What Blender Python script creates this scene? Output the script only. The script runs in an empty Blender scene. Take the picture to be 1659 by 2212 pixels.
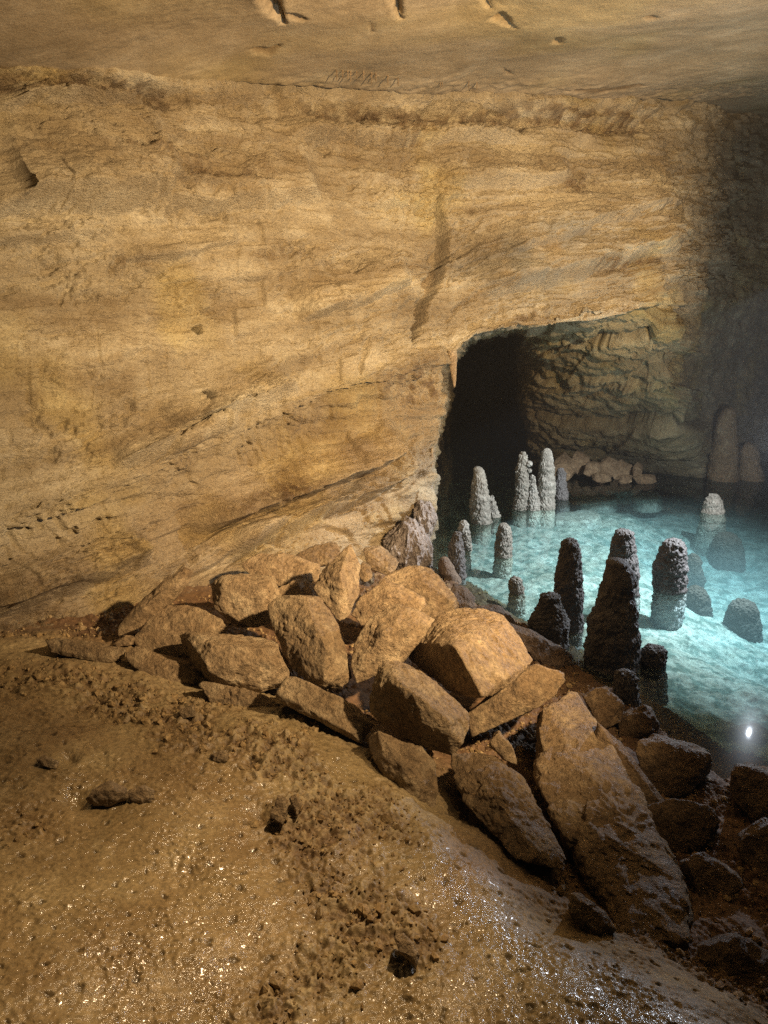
import bpy, bmesh, math, random
import numpy as np
from mathutils import Vector

random.seed(7)
RNG = np.random.default_rng(11)
S = bpy.context.scene
COL = S.collection
PI = math.pi

# ------------------------------------------------------------------ camera
EYE = np.array([0.0, 0.0, 1.70])
PITCH = math.radians(15.0)
C15, S15 = math.cos(PITCH), math.sin(PITCH)
FPX = 1106.0 / math.tan(math.radians(34.5))      # focal length in layout pixels (1659 x 2212)


def at(px, py, d):
    """layout pixel and camera depth -> world point (arrays or scalars)."""
    px = np.asarray(px, float); py = np.asarray(py, float); d = np.asarray(d, float)
    cx = (px - 829.5) / FPX * d
    cy = (1106.0 - py) / FPX * d
    return np.stack([cx + 0 * d, d * C15 + cy * S15, EYE[2] - d * S15 + cy * C15], -1)


def depth_z(py, z):
    """camera depth at which the ray of row py meets height z."""
    cy = (1106.0 - py) / FPX
    return (z - EYE[2]) / (cy * C15 - S15)


def at_z(px, py, z):
    return at(px, py, depth_z(py, z))


def proj(P):
    """world -> layout pixel."""
    dz = P[..., 2] - EYE[2]
    d = np.maximum(P[..., 1] * C15 - dz * S15, 0.05)
    u = P[..., 1] * S15 + dz * C15
    return 829.5 + FPX * P[..., 0] / d, 1106.0 - FPX * u / d


def z_on_row(y, py):
    """height at horizontal distance y seen on row py."""
    k = (1106.0 - py) / FPX
    return EYE[2] + (k * y * C15 - y * S15) / (C15 + k * S15)


cam_data = bpy.data.cameras.new('camera')
cam_data.sensor_fit = 'VERTICAL'
cam_data.angle = math.radians(69.0)
cam_data.clip_start = 0.02
cam_data.clip_end = 200.0
cam = bpy.data.objects.new('camera', cam_data)
cam.location = EYE
cam.rotation_euler = (math.radians(90.0) - PITCH, 0, 0)
COL.objects.link(cam)
S.camera = cam

# ------------------------------------------------------------------ noise


def _hash(ix, iy, iz, seed):
    h = (ix.astype(np.int64) * 374761393 + iy.astype(np.int64) * 668265263 + iz.astype(np.int64) * 2147483647 + seed * 1274126177) & 0xFFFFFFFF
    h = ((h ^ (h >> 13)) * 1274126177) & 0xFFFFFFFF
    h = ((h ^ (h >> 16)) * 2246822519) & 0xFFFFFFFF
    return h ^ (h >> 15)


def hash01(ix, iy=0, seed=0):
    ix = np.asarray(ix)
    return (_hash(ix, np.asarray(iy) + 0 * ix, 0 * ix, seed) & 0xFFFFFF) / float(0xFFFFFF)


_G = np.array([[1, 1, 0], [-1, 1, 0], [1, -1, 0], [-1, -1, 0], [1, 0, 1], [-1, 0, 1], [1, 0, -1], [-1, 0, -1],
               [0, 1, 1], [0, -1, 1], [0, 1, -1], [0, -1, -1], [1, 1, 0], [-1, 1, 0], [0, -1, 1], [0, -1, -1]], np.float32)


def perlin(P, seed=0):
    P = np.asarray(P, np.float64)
    I = np.floor(P).astype(np.int64)
    F = (P - I).astype(np.float32)
    U = F * F * F * (F * (F * 6 - 15) + 10)
    out = 0
    for dx in (0, 1):
        wx = U[..., 0] if dx else 1 - U[..., 0]
        for dy in (0, 1):
            wy = U[..., 1] if dy else 1 - U[..., 1]
            for dz in (0, 1):
                wz = U[..., 2] if dz else 1 - U[..., 2]
                g = _G[(_hash(I[..., 0] + dx, I[..., 1] + dy, I[..., 2] + dz, seed) & 15)]
                dot = g[..., 0] * (F[..., 0] - dx) + g[..., 1] * (F[..., 1] - dy) + g[..., 2] * (F[..., 2] - dz)
                out = out + wx * wy * wz * dot
    return out


def fbm(P, octv=4, seed=0, gain=0.5, lac=2.03):
    a, f, s = 1.0, 1.0, 0.0
    for o in range(octv):
        s = s + a * perlin(P * f + 17.3 * o, seed + o)
        a *= gain; f *= lac
    return s


def ridged(P, octv=3, seed=0):
    a, f, s = 1.0, 1.0, 0.0
    for o in range(octv):
        s = s + a * (1 - 2.2 * np.abs(perlin(P * f + 9.1 * o, seed + o)))
        a *= .55; f *= 2.1
    return s


def worley(P, seed=0):
    """distance to nearest feature point, and that cell's random number."""
    I = np.floor(P).astype(np.int64)
    best = np.full(P.shape[:-1], 9.0); cid = np.zeros(P.shape[:-1])
    for dx in (-1, 0, 1):
        for dy in (-1, 0, 1):
            for dz in (-1, 0, 1):
                c = I + np.array([dx, dy, dz])
                h = _hash(c[..., 0], c[..., 1], c[..., 2], seed)
                q = c + np.stack([(h & 1023) / 1023., ((h >> 10) & 1023) / 1023., ((h >> 20) & 1023) / 1023.], -1)
                d = ((q - P) ** 2).sum(-1)
                m = d < best
                best = np.where(m, d, best)
                cid = np.where(m, ((h >> 5) & 1023) / 1023., cid)
    return np.sqrt(best), cid


def sstep(a, b, x):
    t = np.clip((x - a) / (b - a), 0, 1)
    return t * t * (3 - 2 * t)


def pchip(A, counts):
    """monotone cubic along axis 0 of A with counts[i] samples in segment i."""
    A = np.asarray(A, float)
    d = A[1:] - A[:-1]
    m = np.zeros_like(A)
    a, b = d[:-1], d[1:]
    with np.errstate(divide='ignore', invalid='ignore'):
        h = 2 * a * b / (a + b)
    m[1:-1] = np.where(a * b > 0, np.nan_to_num(h), 0)
    m[0], m[-1] = d[0], d[-1]
    out, T = [], []
    for i, n in enumerate(counts):
        t = np.arange(n) / n
        if i == len(counts) - 1:
            t = np.append(t, 1.0)
        t_ = t.reshape((-1,) + (1,) * (A.ndim - 1))
        h00 = 2 * t_**3 - 3 * t_**2 + 1; h10 = t_**3 - 2 * t_**2 + t_
        h01 = -2 * t_**3 + 3 * t_**2; h11 = t_**3 - t_**2
        out.append(h00 * A[i] + h10 * m[i] + h01 * A[i + 1] + h11 * m[i + 1])
        T.append(t + i)
    return np.concatenate(out, 0), np.concatenate(T)


def seg_dist(px, py, line):
    """distance to a polyline, and the 0..1 position along it."""
    best = np.full(np.shape(px), 1e9); pos = np.zeros(np.shape(px)); sgn = np.ones(np.shape(px))
    L = np.asarray(line, float)
    seg = np.hypot(*(L[1:] - L[:-1]).T); tot = seg.sum(); acc = 0
    for i in range(len(L) - 1):
        a, b = L[i], L[i + 1]
        vx, vy = b - a
        t = np.clip(((px - a[0]) * vx + (py - a[1]) * vy) / (vx * vx + vy * vy), 0, 1)
        dx, dy = px - (a[0] + t * vx), py - (a[1] + t * vy)
        d = np.hypot(dx, dy)
        m = d < best
        best = np.where(m, d, best)
        pos = np.where(m, (acc + t * seg[i]) / tot, pos)
        sgn = np.where(m, np.where(vx * dy - vy * dx > 0, 1., -1.), sgn)
        acc += seg[i]
    return best, pos, sgn


# ------------------------------------------------------------------ mesh and tagging helpers


def mesh_obj(name, V, F, mat, origin=None, smooth=True, tint=None, parent=None, dry=None):
    V = np.asarray(V, float)
    o3 = np.zeros(3) if origin is None else np.asarray(origin, float)
    me = bpy.data.meshes.new(name)
    V = (V - o3).astype(np.float32)
    F = np.asarray(F, np.int32)
    me.vertices.add(len(V)); me.vertices.foreach_set('co', V.ravel())
    k = F.shape[1]
    me.loops.add(F.size); me.loops.foreach_set('vertex_index', F.ravel())
    me.polygons.add(len(F))
    me.polygons.foreach_set('loop_start', np.arange(0, F.size, k, dtype=np.int32))
    me.polygons.foreach_set('loop_total', np.full(len(F), k, np.int32))
    me.polygons.foreach_set('use_smooth', np.full(len(F), bool(smooth)))
    me.update(calc_edges=True)
    if tint is not None:
        at_ = me.attributes.new('stain_shade', 'FLOAT_COLOR', 'POINT')  # vertex tint: stains and silt, plus shade put into the colour
        at_.data.foreach_set('color', np.concatenate([tint, np.ones((len(V), 1))], 1).astype(np.float32).ravel())
    if dry is not None:
        me.attributes.new('dry', 'FLOAT', 'POINT').data.foreach_set('value', np.asarray(dry, np.float32).ravel())
    me.materials.append(mat)
    o = bpy.data.objects.new(name, me)
    o.location = o3
    COL.objects.link(o)
    if parent is not None:
        o.parent = parent
        o.location = o3 - np.asarray(parent.location)
    return o


def tag(o, label=None, cat=None, group=None, kind=None):
    if label: o['label'] = label
    if cat: o['category'] = cat
    if group: o['group'] = group
    if kind: o['kind'] = kind
    return o


def grid_faces(n, m):
    i = np.arange(n - 1)[:, None] * m + np.arange(m - 1)[None, :]
    return np.stack([i, i + m, i + m + 1, i + 1], -1).reshape(-1, 4)


# ------------------------------------------------------------------ unit spheres
_SPH = {}
def sphere(sub):
    if sub not in _SPH:
        bm = bmesh.new(); bmesh.ops.create_icosphere(bm, subdivisions=sub, radius=1)
        _SPH[sub] = (np.array([v.co[:] for v in bm.verts]), np.array([[v.index for v in f.verts] for f in bm.faces])); bm.free()
    return _SPH[sub]


# ------------------------------------------------------------------ materials


class N:
    def __init__(self, name):
        self.m = bpy.data.materials.new(name); self.m.use_nodes = True
        self.t = self.m.node_tree; self.t.nodes.clear()
        self.out = self.t.nodes.new('ShaderNodeOutputMaterial')

    def n(self, typ, **kw):
        nd = self.t.nodes.new(typ)
        for k, v in kw.items():
            if k.startswith('i_'):
                key = k[2:]
                key = int(key) if key.isdigit() else key.replace('_', ' ')
                nd.inputs[key].default_value = v
            else:
                setattr(nd, k, v)
        return nd

    def l(self, a, b):
        self.t.links.new(a, b)

    def noise(self, vec, scale, detail=6, rough=.6, dist=0.):
        nd = self.n('ShaderNodeTexNoise')
        nd.inputs['Scale'].default_value = scale; nd.inputs['Detail'].default_value = detail
        nd.inputs['Roughness'].default_value = rough; nd.inputs['Distortion'].default_value = dist
        self.l(vec, nd.inputs['Vector'])
        return nd.outputs['Fac']

    def ramp(self, fac, stops):
        nd = self.n('ShaderNodeValToRGB')
        cr = nd.color_ramp
        while len(cr.elements) > 2: cr.elements.remove(cr.elements[-1])
        for i, (p, c) in enumerate(stops):
            e = cr.elements[i] if i < 2 else cr.elements.new(p)
            e.position = p
            e.color = (c, c, c, 1) if isinstance(c, (int, float)) else (*c, 1)
        self.l(fac, nd.inputs['Fac'])
        return nd.outputs['Color']

    def mix(self, fac, a, b, mode='MIX'):
        nd = self.n('ShaderNodeMix'); nd.data_type = 'RGBA'; nd.blend_type = mode
        for s, v in ((0, fac), (6, a), (7, b)):
            if hasattr(v, 'is_linked') or hasattr(v, 'node'): self.l(v, nd.inputs[s])
            elif s == 0: nd.inputs[s].default_value = v
            else: nd.inputs[s].default_value = (*v, 1)
        return nd.outputs[2]

    def math(self, op, a, b=0., c=0.):
        nd = self.n('ShaderNodeMath', operation=op)
        for s, v in ((0, a), (1, b), (2, c)):
            if hasattr(v, 'node'): self.l(v, nd.inputs[s])
            else: nd.inputs[s].default_value = v
        return nd.outputs[0]


def stone(name, A, B, Cc, dark, rough=(.45, .8), bump=.6, fine=1.0, stretch=(1, 1, 1), stain_shade=False, spec=.4, bdist=.02, pits=.5, patch=1.4, mott=1.0):
    k = N(name)
    tc = k.n('ShaderNodeTexCoord')
    mp = k.n('ShaderNodeMapping'); mp.inputs['Scale'].default_value = stretch
    k.l(tc.outputs['Object'], mp.inputs['Vector'])
    v = mp.outputs['Vector']
    n1 = k.noise(v, patch, 7, .62, .6)
    n2 = k.noise(v, patch * 4.6, 8, .7, .4)
    n3 = k.noise(v, 26 * fine, 7, .72)
    n4 = k.noise(v, 95 * fine, 4, .65)
    col = k.mix(k.ramp(n1, [(.34, 0.), (.66, 1.)]), A, B)
    col = k.mix(k.ramp(n2, [(.48, 0.), (.7, 1.)]), col, Cc)
    pit = k.ramp(n3, [(.30, 1.), (.46, 0.)])
    pm = k.math('MULTIPLY', pit, k.ramp(n2, [(.4, .15), (.62, 1.)]))
    col = k.mix(k.math('MULTIPLY', pm, pits), col, dark)
    n5 = k.noise(v, 48 * fine, 6, .74, .5)
    mlo, mhi = 1 - .42 * mott, 1 + .30 * mott
    col = k.mix(1.0, col, k.ramp(n5, [(.36, mlo), (.50, 1.), (.66, mhi)]), 'MULTIPLY')
    col = k.mix(1.0, col, k.ramp(k.noise(v, patch * 2.3, 5, .6), [(.32, (.80, .76, .70)), (.66, (1.10, 1.09, 1.06))]), 'MULTIPLY')
    col = k.mix(1.0, col, k.ramp(n4, [(.25, .80), (.75, 1.16)]), 'MULTIPLY')
    oi = k.n('ShaderNodeObjectInfo')
    col = k.mix(1.0, col, k.ramp(oi.outputs['Random'], [(0., (.80, .78, .74)), (1., (1.12, 1.12, 1.12))]), 'MULTIPLY')
    if stain_shade:
        a = k.n('ShaderNodeAttribute'); a.attribute_name = 'stain_shade'
        col = k.mix(1.0, col, a.outputs['Color'], 'MULTIPLY')
    b = k.n('ShaderNodeBsdfPrincipled')
    b.inputs['Specular IOR Level'].default_value = spec
    k.l(col, b.inputs['Base Color'])
    r = k.ramp(n2, [(.35, rough[0]), (.65, rough[1])])
    if stain_shade:
        ad_ = k.n('ShaderNodeAttribute'); ad_.attribute_name = 'dry'
        r = k.math('ADD', r, ad_.outputs['Fac'])
    k.l(r, b.inputs['Roughness'])
    h = k.math('ADD', k.math('MULTIPLY', n3, 1.0), k.math('MULTIPLY', n4, .34))
    h = k.math('ADD', h, k.math('MULTIPLY', k.noise(v, 240 * fine, 3, .6), .16))
    bp = k.n('ShaderNodeBump'); bp.inputs['Strength'].default_value = bump; bp.inputs['Distance'].default_value = bdist
    k.l(h, bp.inputs['Height'])
    k.l(bp.outputs['Normal'], b.inputs['Normal'])
    k.l(b.outputs[0], k.out.inputs['Surface'])
    return k.m


M_wall = stone('limestone_wall', (.53, .45, .30), (.42, .335, .205), (.57, .50, .355), (.17, .11, .06), (.34, .75), 1.0, 1.0, (1, 1, 1.7), True, .5, .034, .5, .9, .5)
M_ceil = stone('limestone_ceiling', (.37, .295, .19), (.32, .25, .155), (.40, .325, .215), (.26, .19, .11), (.45, .7), .45, .8, (1, 1, 1), True, .4, .014, .3, .8, .3)
M_bldr = stone('fallen_limestone', (.36, .27, .165), (.26, .18, .10), (.46, .37, .24), (.13, .08, .04), (.42, .85), 1.0, 1.0, (1, 1, 1), False, .4, .026, .7, 2.6)
M_bldr2 = stone('muddy_limestone', (.30, .215, .125), (.22, .15, .08), (.38, .29, .175), (.10, .06, .03), (.42, .85), 1.0, 1.0, (1, 1, 1), False, .4, .026, .75, 2.6)
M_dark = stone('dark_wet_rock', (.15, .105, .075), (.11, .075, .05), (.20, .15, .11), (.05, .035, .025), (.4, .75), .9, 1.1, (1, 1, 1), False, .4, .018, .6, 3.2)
M_gully = stone('shade_dark_rock', (.20, .135, .075), (.145, .095, .05), (.26, .185, .105), (.06, .04, .02), (.35, .8), 1.0, 1.0, (1, 1, 1), False, .4, .026, .7, 2.6)  # rock colour darkened to carry the shade of the gully
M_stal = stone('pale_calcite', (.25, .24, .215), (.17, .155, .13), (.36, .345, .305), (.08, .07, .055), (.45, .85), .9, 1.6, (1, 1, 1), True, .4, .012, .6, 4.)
M_stald = stone('shaded_calcite', (.115, .11, .11), (.08, .075, .075), (.18, .17, .17), (.06, .045, .04), (.4, .8), .9, 1.6, (1, 1, 1), True, .4, .012, .6, 4.)  # calcite darkened to carry the shade on backlit stalagmites
M_crust = stone('grey_flowstone', (.27, .235, .22), (.19, .155, .14), (.36, .325, .31), (.12, .085, .065), (.35, .7), .9, 1.5, (1, 1, 1), False, .5, .016, .7, 4.)
M_mud = stone('wet_mud', (.34, .265, .14), (.26, .19, .095), (.39, .315, .18), (.15, .09, .045), (.12, .20), .35, 1.7, (1, 1, 1), True, .6, .016, .6, 1.5)
for nd_ in M_mud.node_tree.nodes:
    if nd_.type == 'BSDF_PRINCIPLED':
        nd_.inputs['Coat Roughness'].default_value = .15
        t_ = M_mud.node_tree; a_ = t_.nodes.new('ShaderNodeAttribute'); a_.attribute_name = 'dry'
        m_ = t_.nodes.new('ShaderNodeMath'); m_.operation = 'MULTIPLY_ADD'; m_.inputs[1].default_value = -1.6; m_.inputs[2].default_value = .5; m_.use_clamp = True
        t_.links.new(a_.outputs['Fac'], m_.inputs[0]); t_.links.new(m_.outputs[0], nd_.inputs['Coat Weight'])
M_crumb = stone('mud_crumbs', (.40, .285, .14), (.33, .22, .10), (.47, .36, .20), (.17, .10, .05), (.45, .8), .8, 1.5, (1, 1, 1), False, .4, .008, .5, 5.)
M_bed = stone('pool_silt', (.60, .60, .54), (.48, .48, .42), (.66, .66, .60), (.20, .21, .19), (.7, .9), .5, .45, (1, 1, 1), True, .1, .03, .6, 1.6, 1.0)

k = N('pool_water')
lw = k.n('ShaderNodeFresnel'); lw.inputs['IOR'].default_value = 1.33
tcw = k.n('ShaderNodeTexCoord')
bw = k.n('ShaderNodeBump'); bw.inputs['Strength'].default_value = .03; bw.inputs['Distance'].default_value = .02
k.l(k.noise(tcw.outputs['Object'], 3.0, 3, .5), bw.inputs['Height'])
tr = k.n('ShaderNodeBsdfTransparent'); tr.inputs['Color'].default_value = (.86, .97, .97, 1)
gl = k.n('ShaderNodeBsdfGlossy'); gl.inputs['Roughness'].default_value = .02
gl2 = k.n('ShaderNodeBsdfGlossy'); gl2.inputs['Roughness'].default_value = .22
for g_ in (gl, gl2, lw): k.l(bw.outputs['Normal'], g_.inputs['Normal'])
gm = k.n('ShaderNodeMixShader'); gm.inputs[0].default_value = .04; k.l(gl.outputs[0], gm.inputs[1]); k.l(gl2.outputs[0], gm.inputs[2])
mx = k.n('ShaderNodeMixShader'); k.l(lw.outputs[0], mx.inputs[0]); k.l(tr.outputs[0], mx.inputs[1]); k.l(gm.outputs[0], mx.inputs[2])
k.l(mx.outputs[0], k.out.inputs['Surface'])
vs = k.n('ShaderNodeVolumeScatter'); vs.inputs['Color'].default_value = (.8, .97, .96, 1); vs.inputs['Density'].default_value = .30
va = k.n('ShaderNodeVolumeAbsorption'); va.inputs['Color'].default_value = (.68, .895, .945, 1); va.inputs['Density'].default_value = 1.6
ad = k.n('ShaderNodeAddShader'); k.l(vs.outputs[0], ad.inputs[0]); k.l(va.outputs[0], ad.inputs[1]); k.l(ad.outputs[0], k.out.inputs['Volume'])
M_water = k.m

# ------------------------------------------------------------------ cave ceiling height


EDGE = np.array([(-2.9, -2.5), (-2.7, 0.), (-2.4, 2.2), (-1.93, 4.0), (-1.44, 4.44), (-.92, 4.98), (-.25, 5.53), (.23, 5.80), (.54, 5.98), (1.12, 6.24), (1.75, 6.53), (2.3, 6.7), (2.7, 7.1), (3.3, 7.85), (4.2, 8.7), (6.6, 11.2)])


def ceil_z(x, y, detail=True):
    z = EYE[2] + .85 + .035 * x + .108 * y + .03 * np.clip(x - 1.2, 0, 3)
    z = z - .12 * sstep(.6, 2.0, -x) - .02 * np.clip(-x - 2, 0, 3)
    P = np.stack([x, y, 0 * x + 3.3], -1)
    z = z + .05 * fbm(P * .5, 3, 71)
    de, _, _ = seg_dist(x, y, EDGE)
    z = z + .16 * (1 - np.exp(-de / .7)) * (1 - sstep(2.4, 3.6, x))
    return z


# ------------------------------------------------------------------ cave wall: one sheet of rock with the arch let into it
# columns of (px, py, depth): ceiling edge, upper, middle, above lip, lip, under lip, lower, base, below base
COLS = [
    [(0, 150, 3.60), (0, 420, 3.55), (0, 750, 3.50), (0, 1080, 3.42), (0, 1135, 3.38), (0, 1215, 3.43), (0, 1310, 3.40), (0, 1415, 3.35), (0, 1560, 3.35)],
    [(250, 170, 4.00), (250, 430, 3.95), (250, 740, 3.88), (250, 1000, 3.80), (250, 1050, 3.76), (250, 1140, 3.85), (250, 1250, 3.80), (250, 1375, 3.62), (250, 1520, 3.6)],
    [(500, 192, 4.50), (500, 440, 4.45), (500, 700, 4.40), (500, 880, 4.34), (500, 930, 4.30), (500, 1020, 4.42), (500, 1130, 4.42), (500, 1235, 4.30), (500, 1400, 4.3)],
    [(750, 202, 5.00), (750, 440, 4.93), (750, 650, 4.86), (750, 790, 4.80), (750, 838, 4.76), (750, 925, 4.90), (750, 1060, 4.92), (750, 1195, 4.80), (750, 1330, 4.8)],
    [(900, 210, 5.25), (900, 440, 5.20), (900, 620, 5.15), (900, 740, 5.12), (900, 788, 5.08), (900, 870, 5.20), (895, 1010, 5.24), (885, 1190, 5.15), (885, 1300, 5.1)],
    [(950, 213, 5.38), (950, 440, 5.32), (950, 620, 5.28), (953, 720, 5.24), (962, 772, 5.22), (962, 850, 5.30), (938, 975, 5.34), (920, 1210, 5.32), (920, 1300, 5.3)],
    [(985, 214, 5.42), (985, 440, 5.38), (985, 620, 5.33), (974, 735, 5.28), (972, 778, 5.26), (966, 835, 9.), (944, 950, 9.), (924, 1060, 9.), (924, 1120, 9.)],
    [(1010, 215, 5.46), (1010, 440, 5.42), (1010, 610, 5.38), (1008, 698, 5.36), (1006, 745, 5.33), (985, 805, 14.0), (965, 890, 15), (950, 960, 15.), (950, 1010, 15.)],
    [(1040, 215, 5.50), (1040, 440, 5.45), (1040, 600, 5.42), (1040, 685, 5.40), (1040, 725, 5.38), (1010, 765, 20.0), (1000, 830, 22), (1000, 895, 22.), (1000, 930, 22.)],
    [(1095, 216, 5.58), (1095, 440, 5.53), (1095, 590, 5.50), (1095, 672, 5.47), (1095, 711, 5.45), (1100, 742, 20), (1100, 820, 22.), (1100, 890, 22), (1100, 930, 22)],
    [(1150, 216, 5.64), (1150, 440, 5.60), (1150, 580, 5.56), (1150, 662, 5.53), (1150, 703, 5.50), (1136, 738, 7.6), (1139, 850, 8.8), (1146, 965, 9.6), (1146, 1050, 9.6)],
    [(1220, 217, 5.72), (1220, 440, 5.68), (1220, 575, 5.64), (1220, 655, 5.60), (1220, 697, 5.58), (1220, 722, 6.6), (1225, 850, 7.8), (1230, 1000, 8.9), (1230, 1090, 9.)],
    [(1310, 217, 5.82), (1310, 440, 5.78), (1310, 570, 5.73), (1310, 645, 5.70), (1310, 687, 5.66), (1312, 712, 6.1), (1318, 850, 7.3), (1320, 1005, 8.6), (1320, 1110, 8.6)],
    [(1390, 217, 5.92), (1390, 440, 5.88), (1390, 560, 5.84), (1390, 630, 5.80), (1390, 665, 5.78), (1394, 695, 5.97), (1400, 850, 6.9), (1405, 1005, 8.2), (1405, 1120, 8.2)],
    [(1440, 217, 6.05), (1440, 440, 6.0), (1440, 560, 5.96), (1440, 615, 5.95), (1440, 650, 5.95), (1445, 690, 6.05), (1450, 850, 6.8), (1455, 1015, 8.0), (1455, 1120, 8.0)],
    [(1500, 216, 6.45), (1500, 440, 6.4), (1500, 560, 6.4), (1500, 610, 6.4), (1500, 650, 6.45), (1503, 720, 6.8), (1506, 850, 7.4), (1510, 1020, 7.9), (1510, 1110, 7.9)],
    [(1580, 214, 7.10), (1580, 440, 7.1), (1580, 560, 7.2), (1580, 610, 7.3), (1580, 650, 7.4), (1580, 720, 7.9), (1580, 850, 8.5), (1580, 990, 9.0), (1580, 1070, 9.)],
    [(1680, 211, 7.90), (1680, 440, 8.0), (1680, 560, 8.2), (1680, 610, 8.4), (1680, 650, 8.5), (1680, 720, 8.9), (1680, 850, 9.4), (1680, 970, 9.8), (1680, 1060, 9.8)],
]
G = []
for c in COLS:
    c = np.array(c, float)
    G.append(at(c[:, 0], c[:, 1], c[:, 2]))
G = np.array(G)
# the wall goes on out of the frame on both sides
def plain_col(x, y, base):
    zc = float(ceil_z(np.array(x), np.array(y)))
    zs = np.array([zc, zc - .5, zc - 1.1, zc - 1.5, zc - 1.58, zc - 1.65, (zc - 1.65 + base) / 2, base, base - .6])
    off = np.array([0, .03, .06, .1, .12, .06, .1, .12, .12])
    return np.stack([x + 0 * zs, y + 0 * zs, zs], -1)
left_cols = [plain_col(-2.9, -2.5, .3), plain_col(-2.75, -1.0, .3), plain_col(-2.55, .6, .3), plain_col(-2.35, 2.0, .3)]
right_cols = [plain_col(6.6, 11.2, -.5), plain_col(8.6, 10.5, -.5), plain_col(8.6, 5., -.5), plain_col(7., -1.5, -.5)]
G = np.concatenate([np.array(left_cols), G, np.array(right_cols)], 0)
ncut = len(left_cols)
top = G[:, :1].copy(); top[..., 2] += .7
G = np.concatenate([top, G], 1)                      # rows: 0 hidden above ceiling, 1 edge ... 9 below base
ccount = [10, 10, 14, 40] + [int(max(20, (COLS[i + 1][4][0] - COLS[i][4][0]) / 2.0)) for i in range(len(COLS) - 1)] + [40, 10, 10, 10]
rcount = [8, 135, 120, 90, 24, 40, 66, 92, 30]
A1, TU = pchip(G, ccount)
A2, TV = pchip(np.swapaxes(A1, 0, 1), rcount)
W = np.swapaxes(A2, 0, 1).copy()                     # (nu, nv, 3)
nu, nv = W.shape[:2]
du = np.gradient(W, axis=0); dv = np.gradient(W, axis=1)
NRM = np.cross(du, dv)
NRM /= np.maximum(np.linalg.norm(NRM, axis=-1, keepdims=True), 1e-9)
ref = np.array([0.6, 1.0, 1.5]) - W
if (NRM * ref).sum(-1).mean() < 0: NRM = -NRM
VV = np.broadcast_to(TV[None, :], (nu, nv)); UU = np.broadcast_to(TU[:, None], (nu, nv))
PX, PY = proj(W)
inframe = sstep(ncut - .5, ncut, UU)
# strata coordinate: metres downward measured along the sheet, following the beds
row_m = np.array([0, .7, 1.45, 2.1, 2.55, 2.65, 2.75, 3.1, 3.6, 3.9])
H = np.interp(VV, np.arange(10), row_m)
UM = W[..., 0] * .8 + W[..., 1] * .45                 # rough distance along the wall
warp = fbm(W * .8, 3, 5)
P1 = np.stack([UM * .9, W[..., 1] * .4, H * 1.0], -1)

D = .08 * fbm(P1 * .75, 3, 21) + .03 * fbm(P1 * np.array([1.3, 1.3, 3.0]), 4, 25)
# beds: ledges and their broken blocks
for (fq, amp, sd, wsoft) in ((2.6, .075, 31, .12), (6.5, .045, 37, .15)):
    q = H * fq + .55 * warp + .25 * fbm(W * 2.1, 3, sd)
    qi = np.floor(q); qf = q - qi
    wl = .8 + 1.6 * hash01(qi, 0, sd)
    cu = UM * wl * fq * .55 + 9 * hash01(qi, 1, sd) + .35 * fbm(W * 3.1, 2, sd + 1)
    ci = np.floor(cu); cf = cu - ci
    def off(i, c): return (hash01(i, 0, sd + 3) - .5) * 1.1 + (hash01(c, i, sd + 5) - .5) * .9
    a0 = off(qi, ci); a1 = off(qi + 1, np.floor(UM * (.8 + 1.6 * hash01(qi + 1, 0, sd)) * fq * .55 + 9 * hash01(qi + 1, 1, sd) + .35 * fbm(W * 3.1, 2, sd + 1)))
    bed = a0 + (a1 - a0) * sstep(1 - wsoft, 1, qf)
    bed = bed + (off(qi, ci + 1) - a0) * sstep(.93, 1.0, cf) * sstep(0, .2, 1 - qf)
    msk = sstep(-.25, .35, fbm(P1 * .9 + 4.4, 3, sd + 7))
    msk = np.where(VV > 5.2, np.maximum(msk, .8), msk)
    D = D + amp * bed * msk
    if fq > 4: crackm = sstep(.93, 1.0, qf) * msk
# recess and lower wall: coarser blocks
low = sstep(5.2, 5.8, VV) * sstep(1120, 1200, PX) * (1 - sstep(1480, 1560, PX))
q = H * 5.2 + .25 * warp; qi = np.floor(q); qf = q - qi
cu = W[..., 0] * 2.6 + 7 * hash01(qi, 2, 91) + .15 * warp; ci = np.floor(cu)
wd, wc = worley(np.stack([W[..., 0] * 2.4, W[..., 1] * .6, W[..., 2] * 6.5], -1) + .12 * warp[..., None], 92)
D = D + low * (.16 * (hash01(ci, qi, 93) - .5) * sstep(0, .1, qf) + .24 * (hash01(qi, 4, 94) - .5) * sstep(0, .12, qf) - .05 * sstep(.88, 1, qf) + .03 * fbm(W * np.array([4, 4, 9.]), 4, 95))
# fine relief
f1 = fbm(W * np.array([5, 5, 8.]), 4, 41); f2 = fbm(W * np.array([18, 18, 24.]), 3, 43)
D = D + .018 * f1 + .008 * f2 + .030 * fbm(W * np.array([2.6, 2.6, 15.]) + .4 * warp[..., None], 4, 47)
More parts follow.
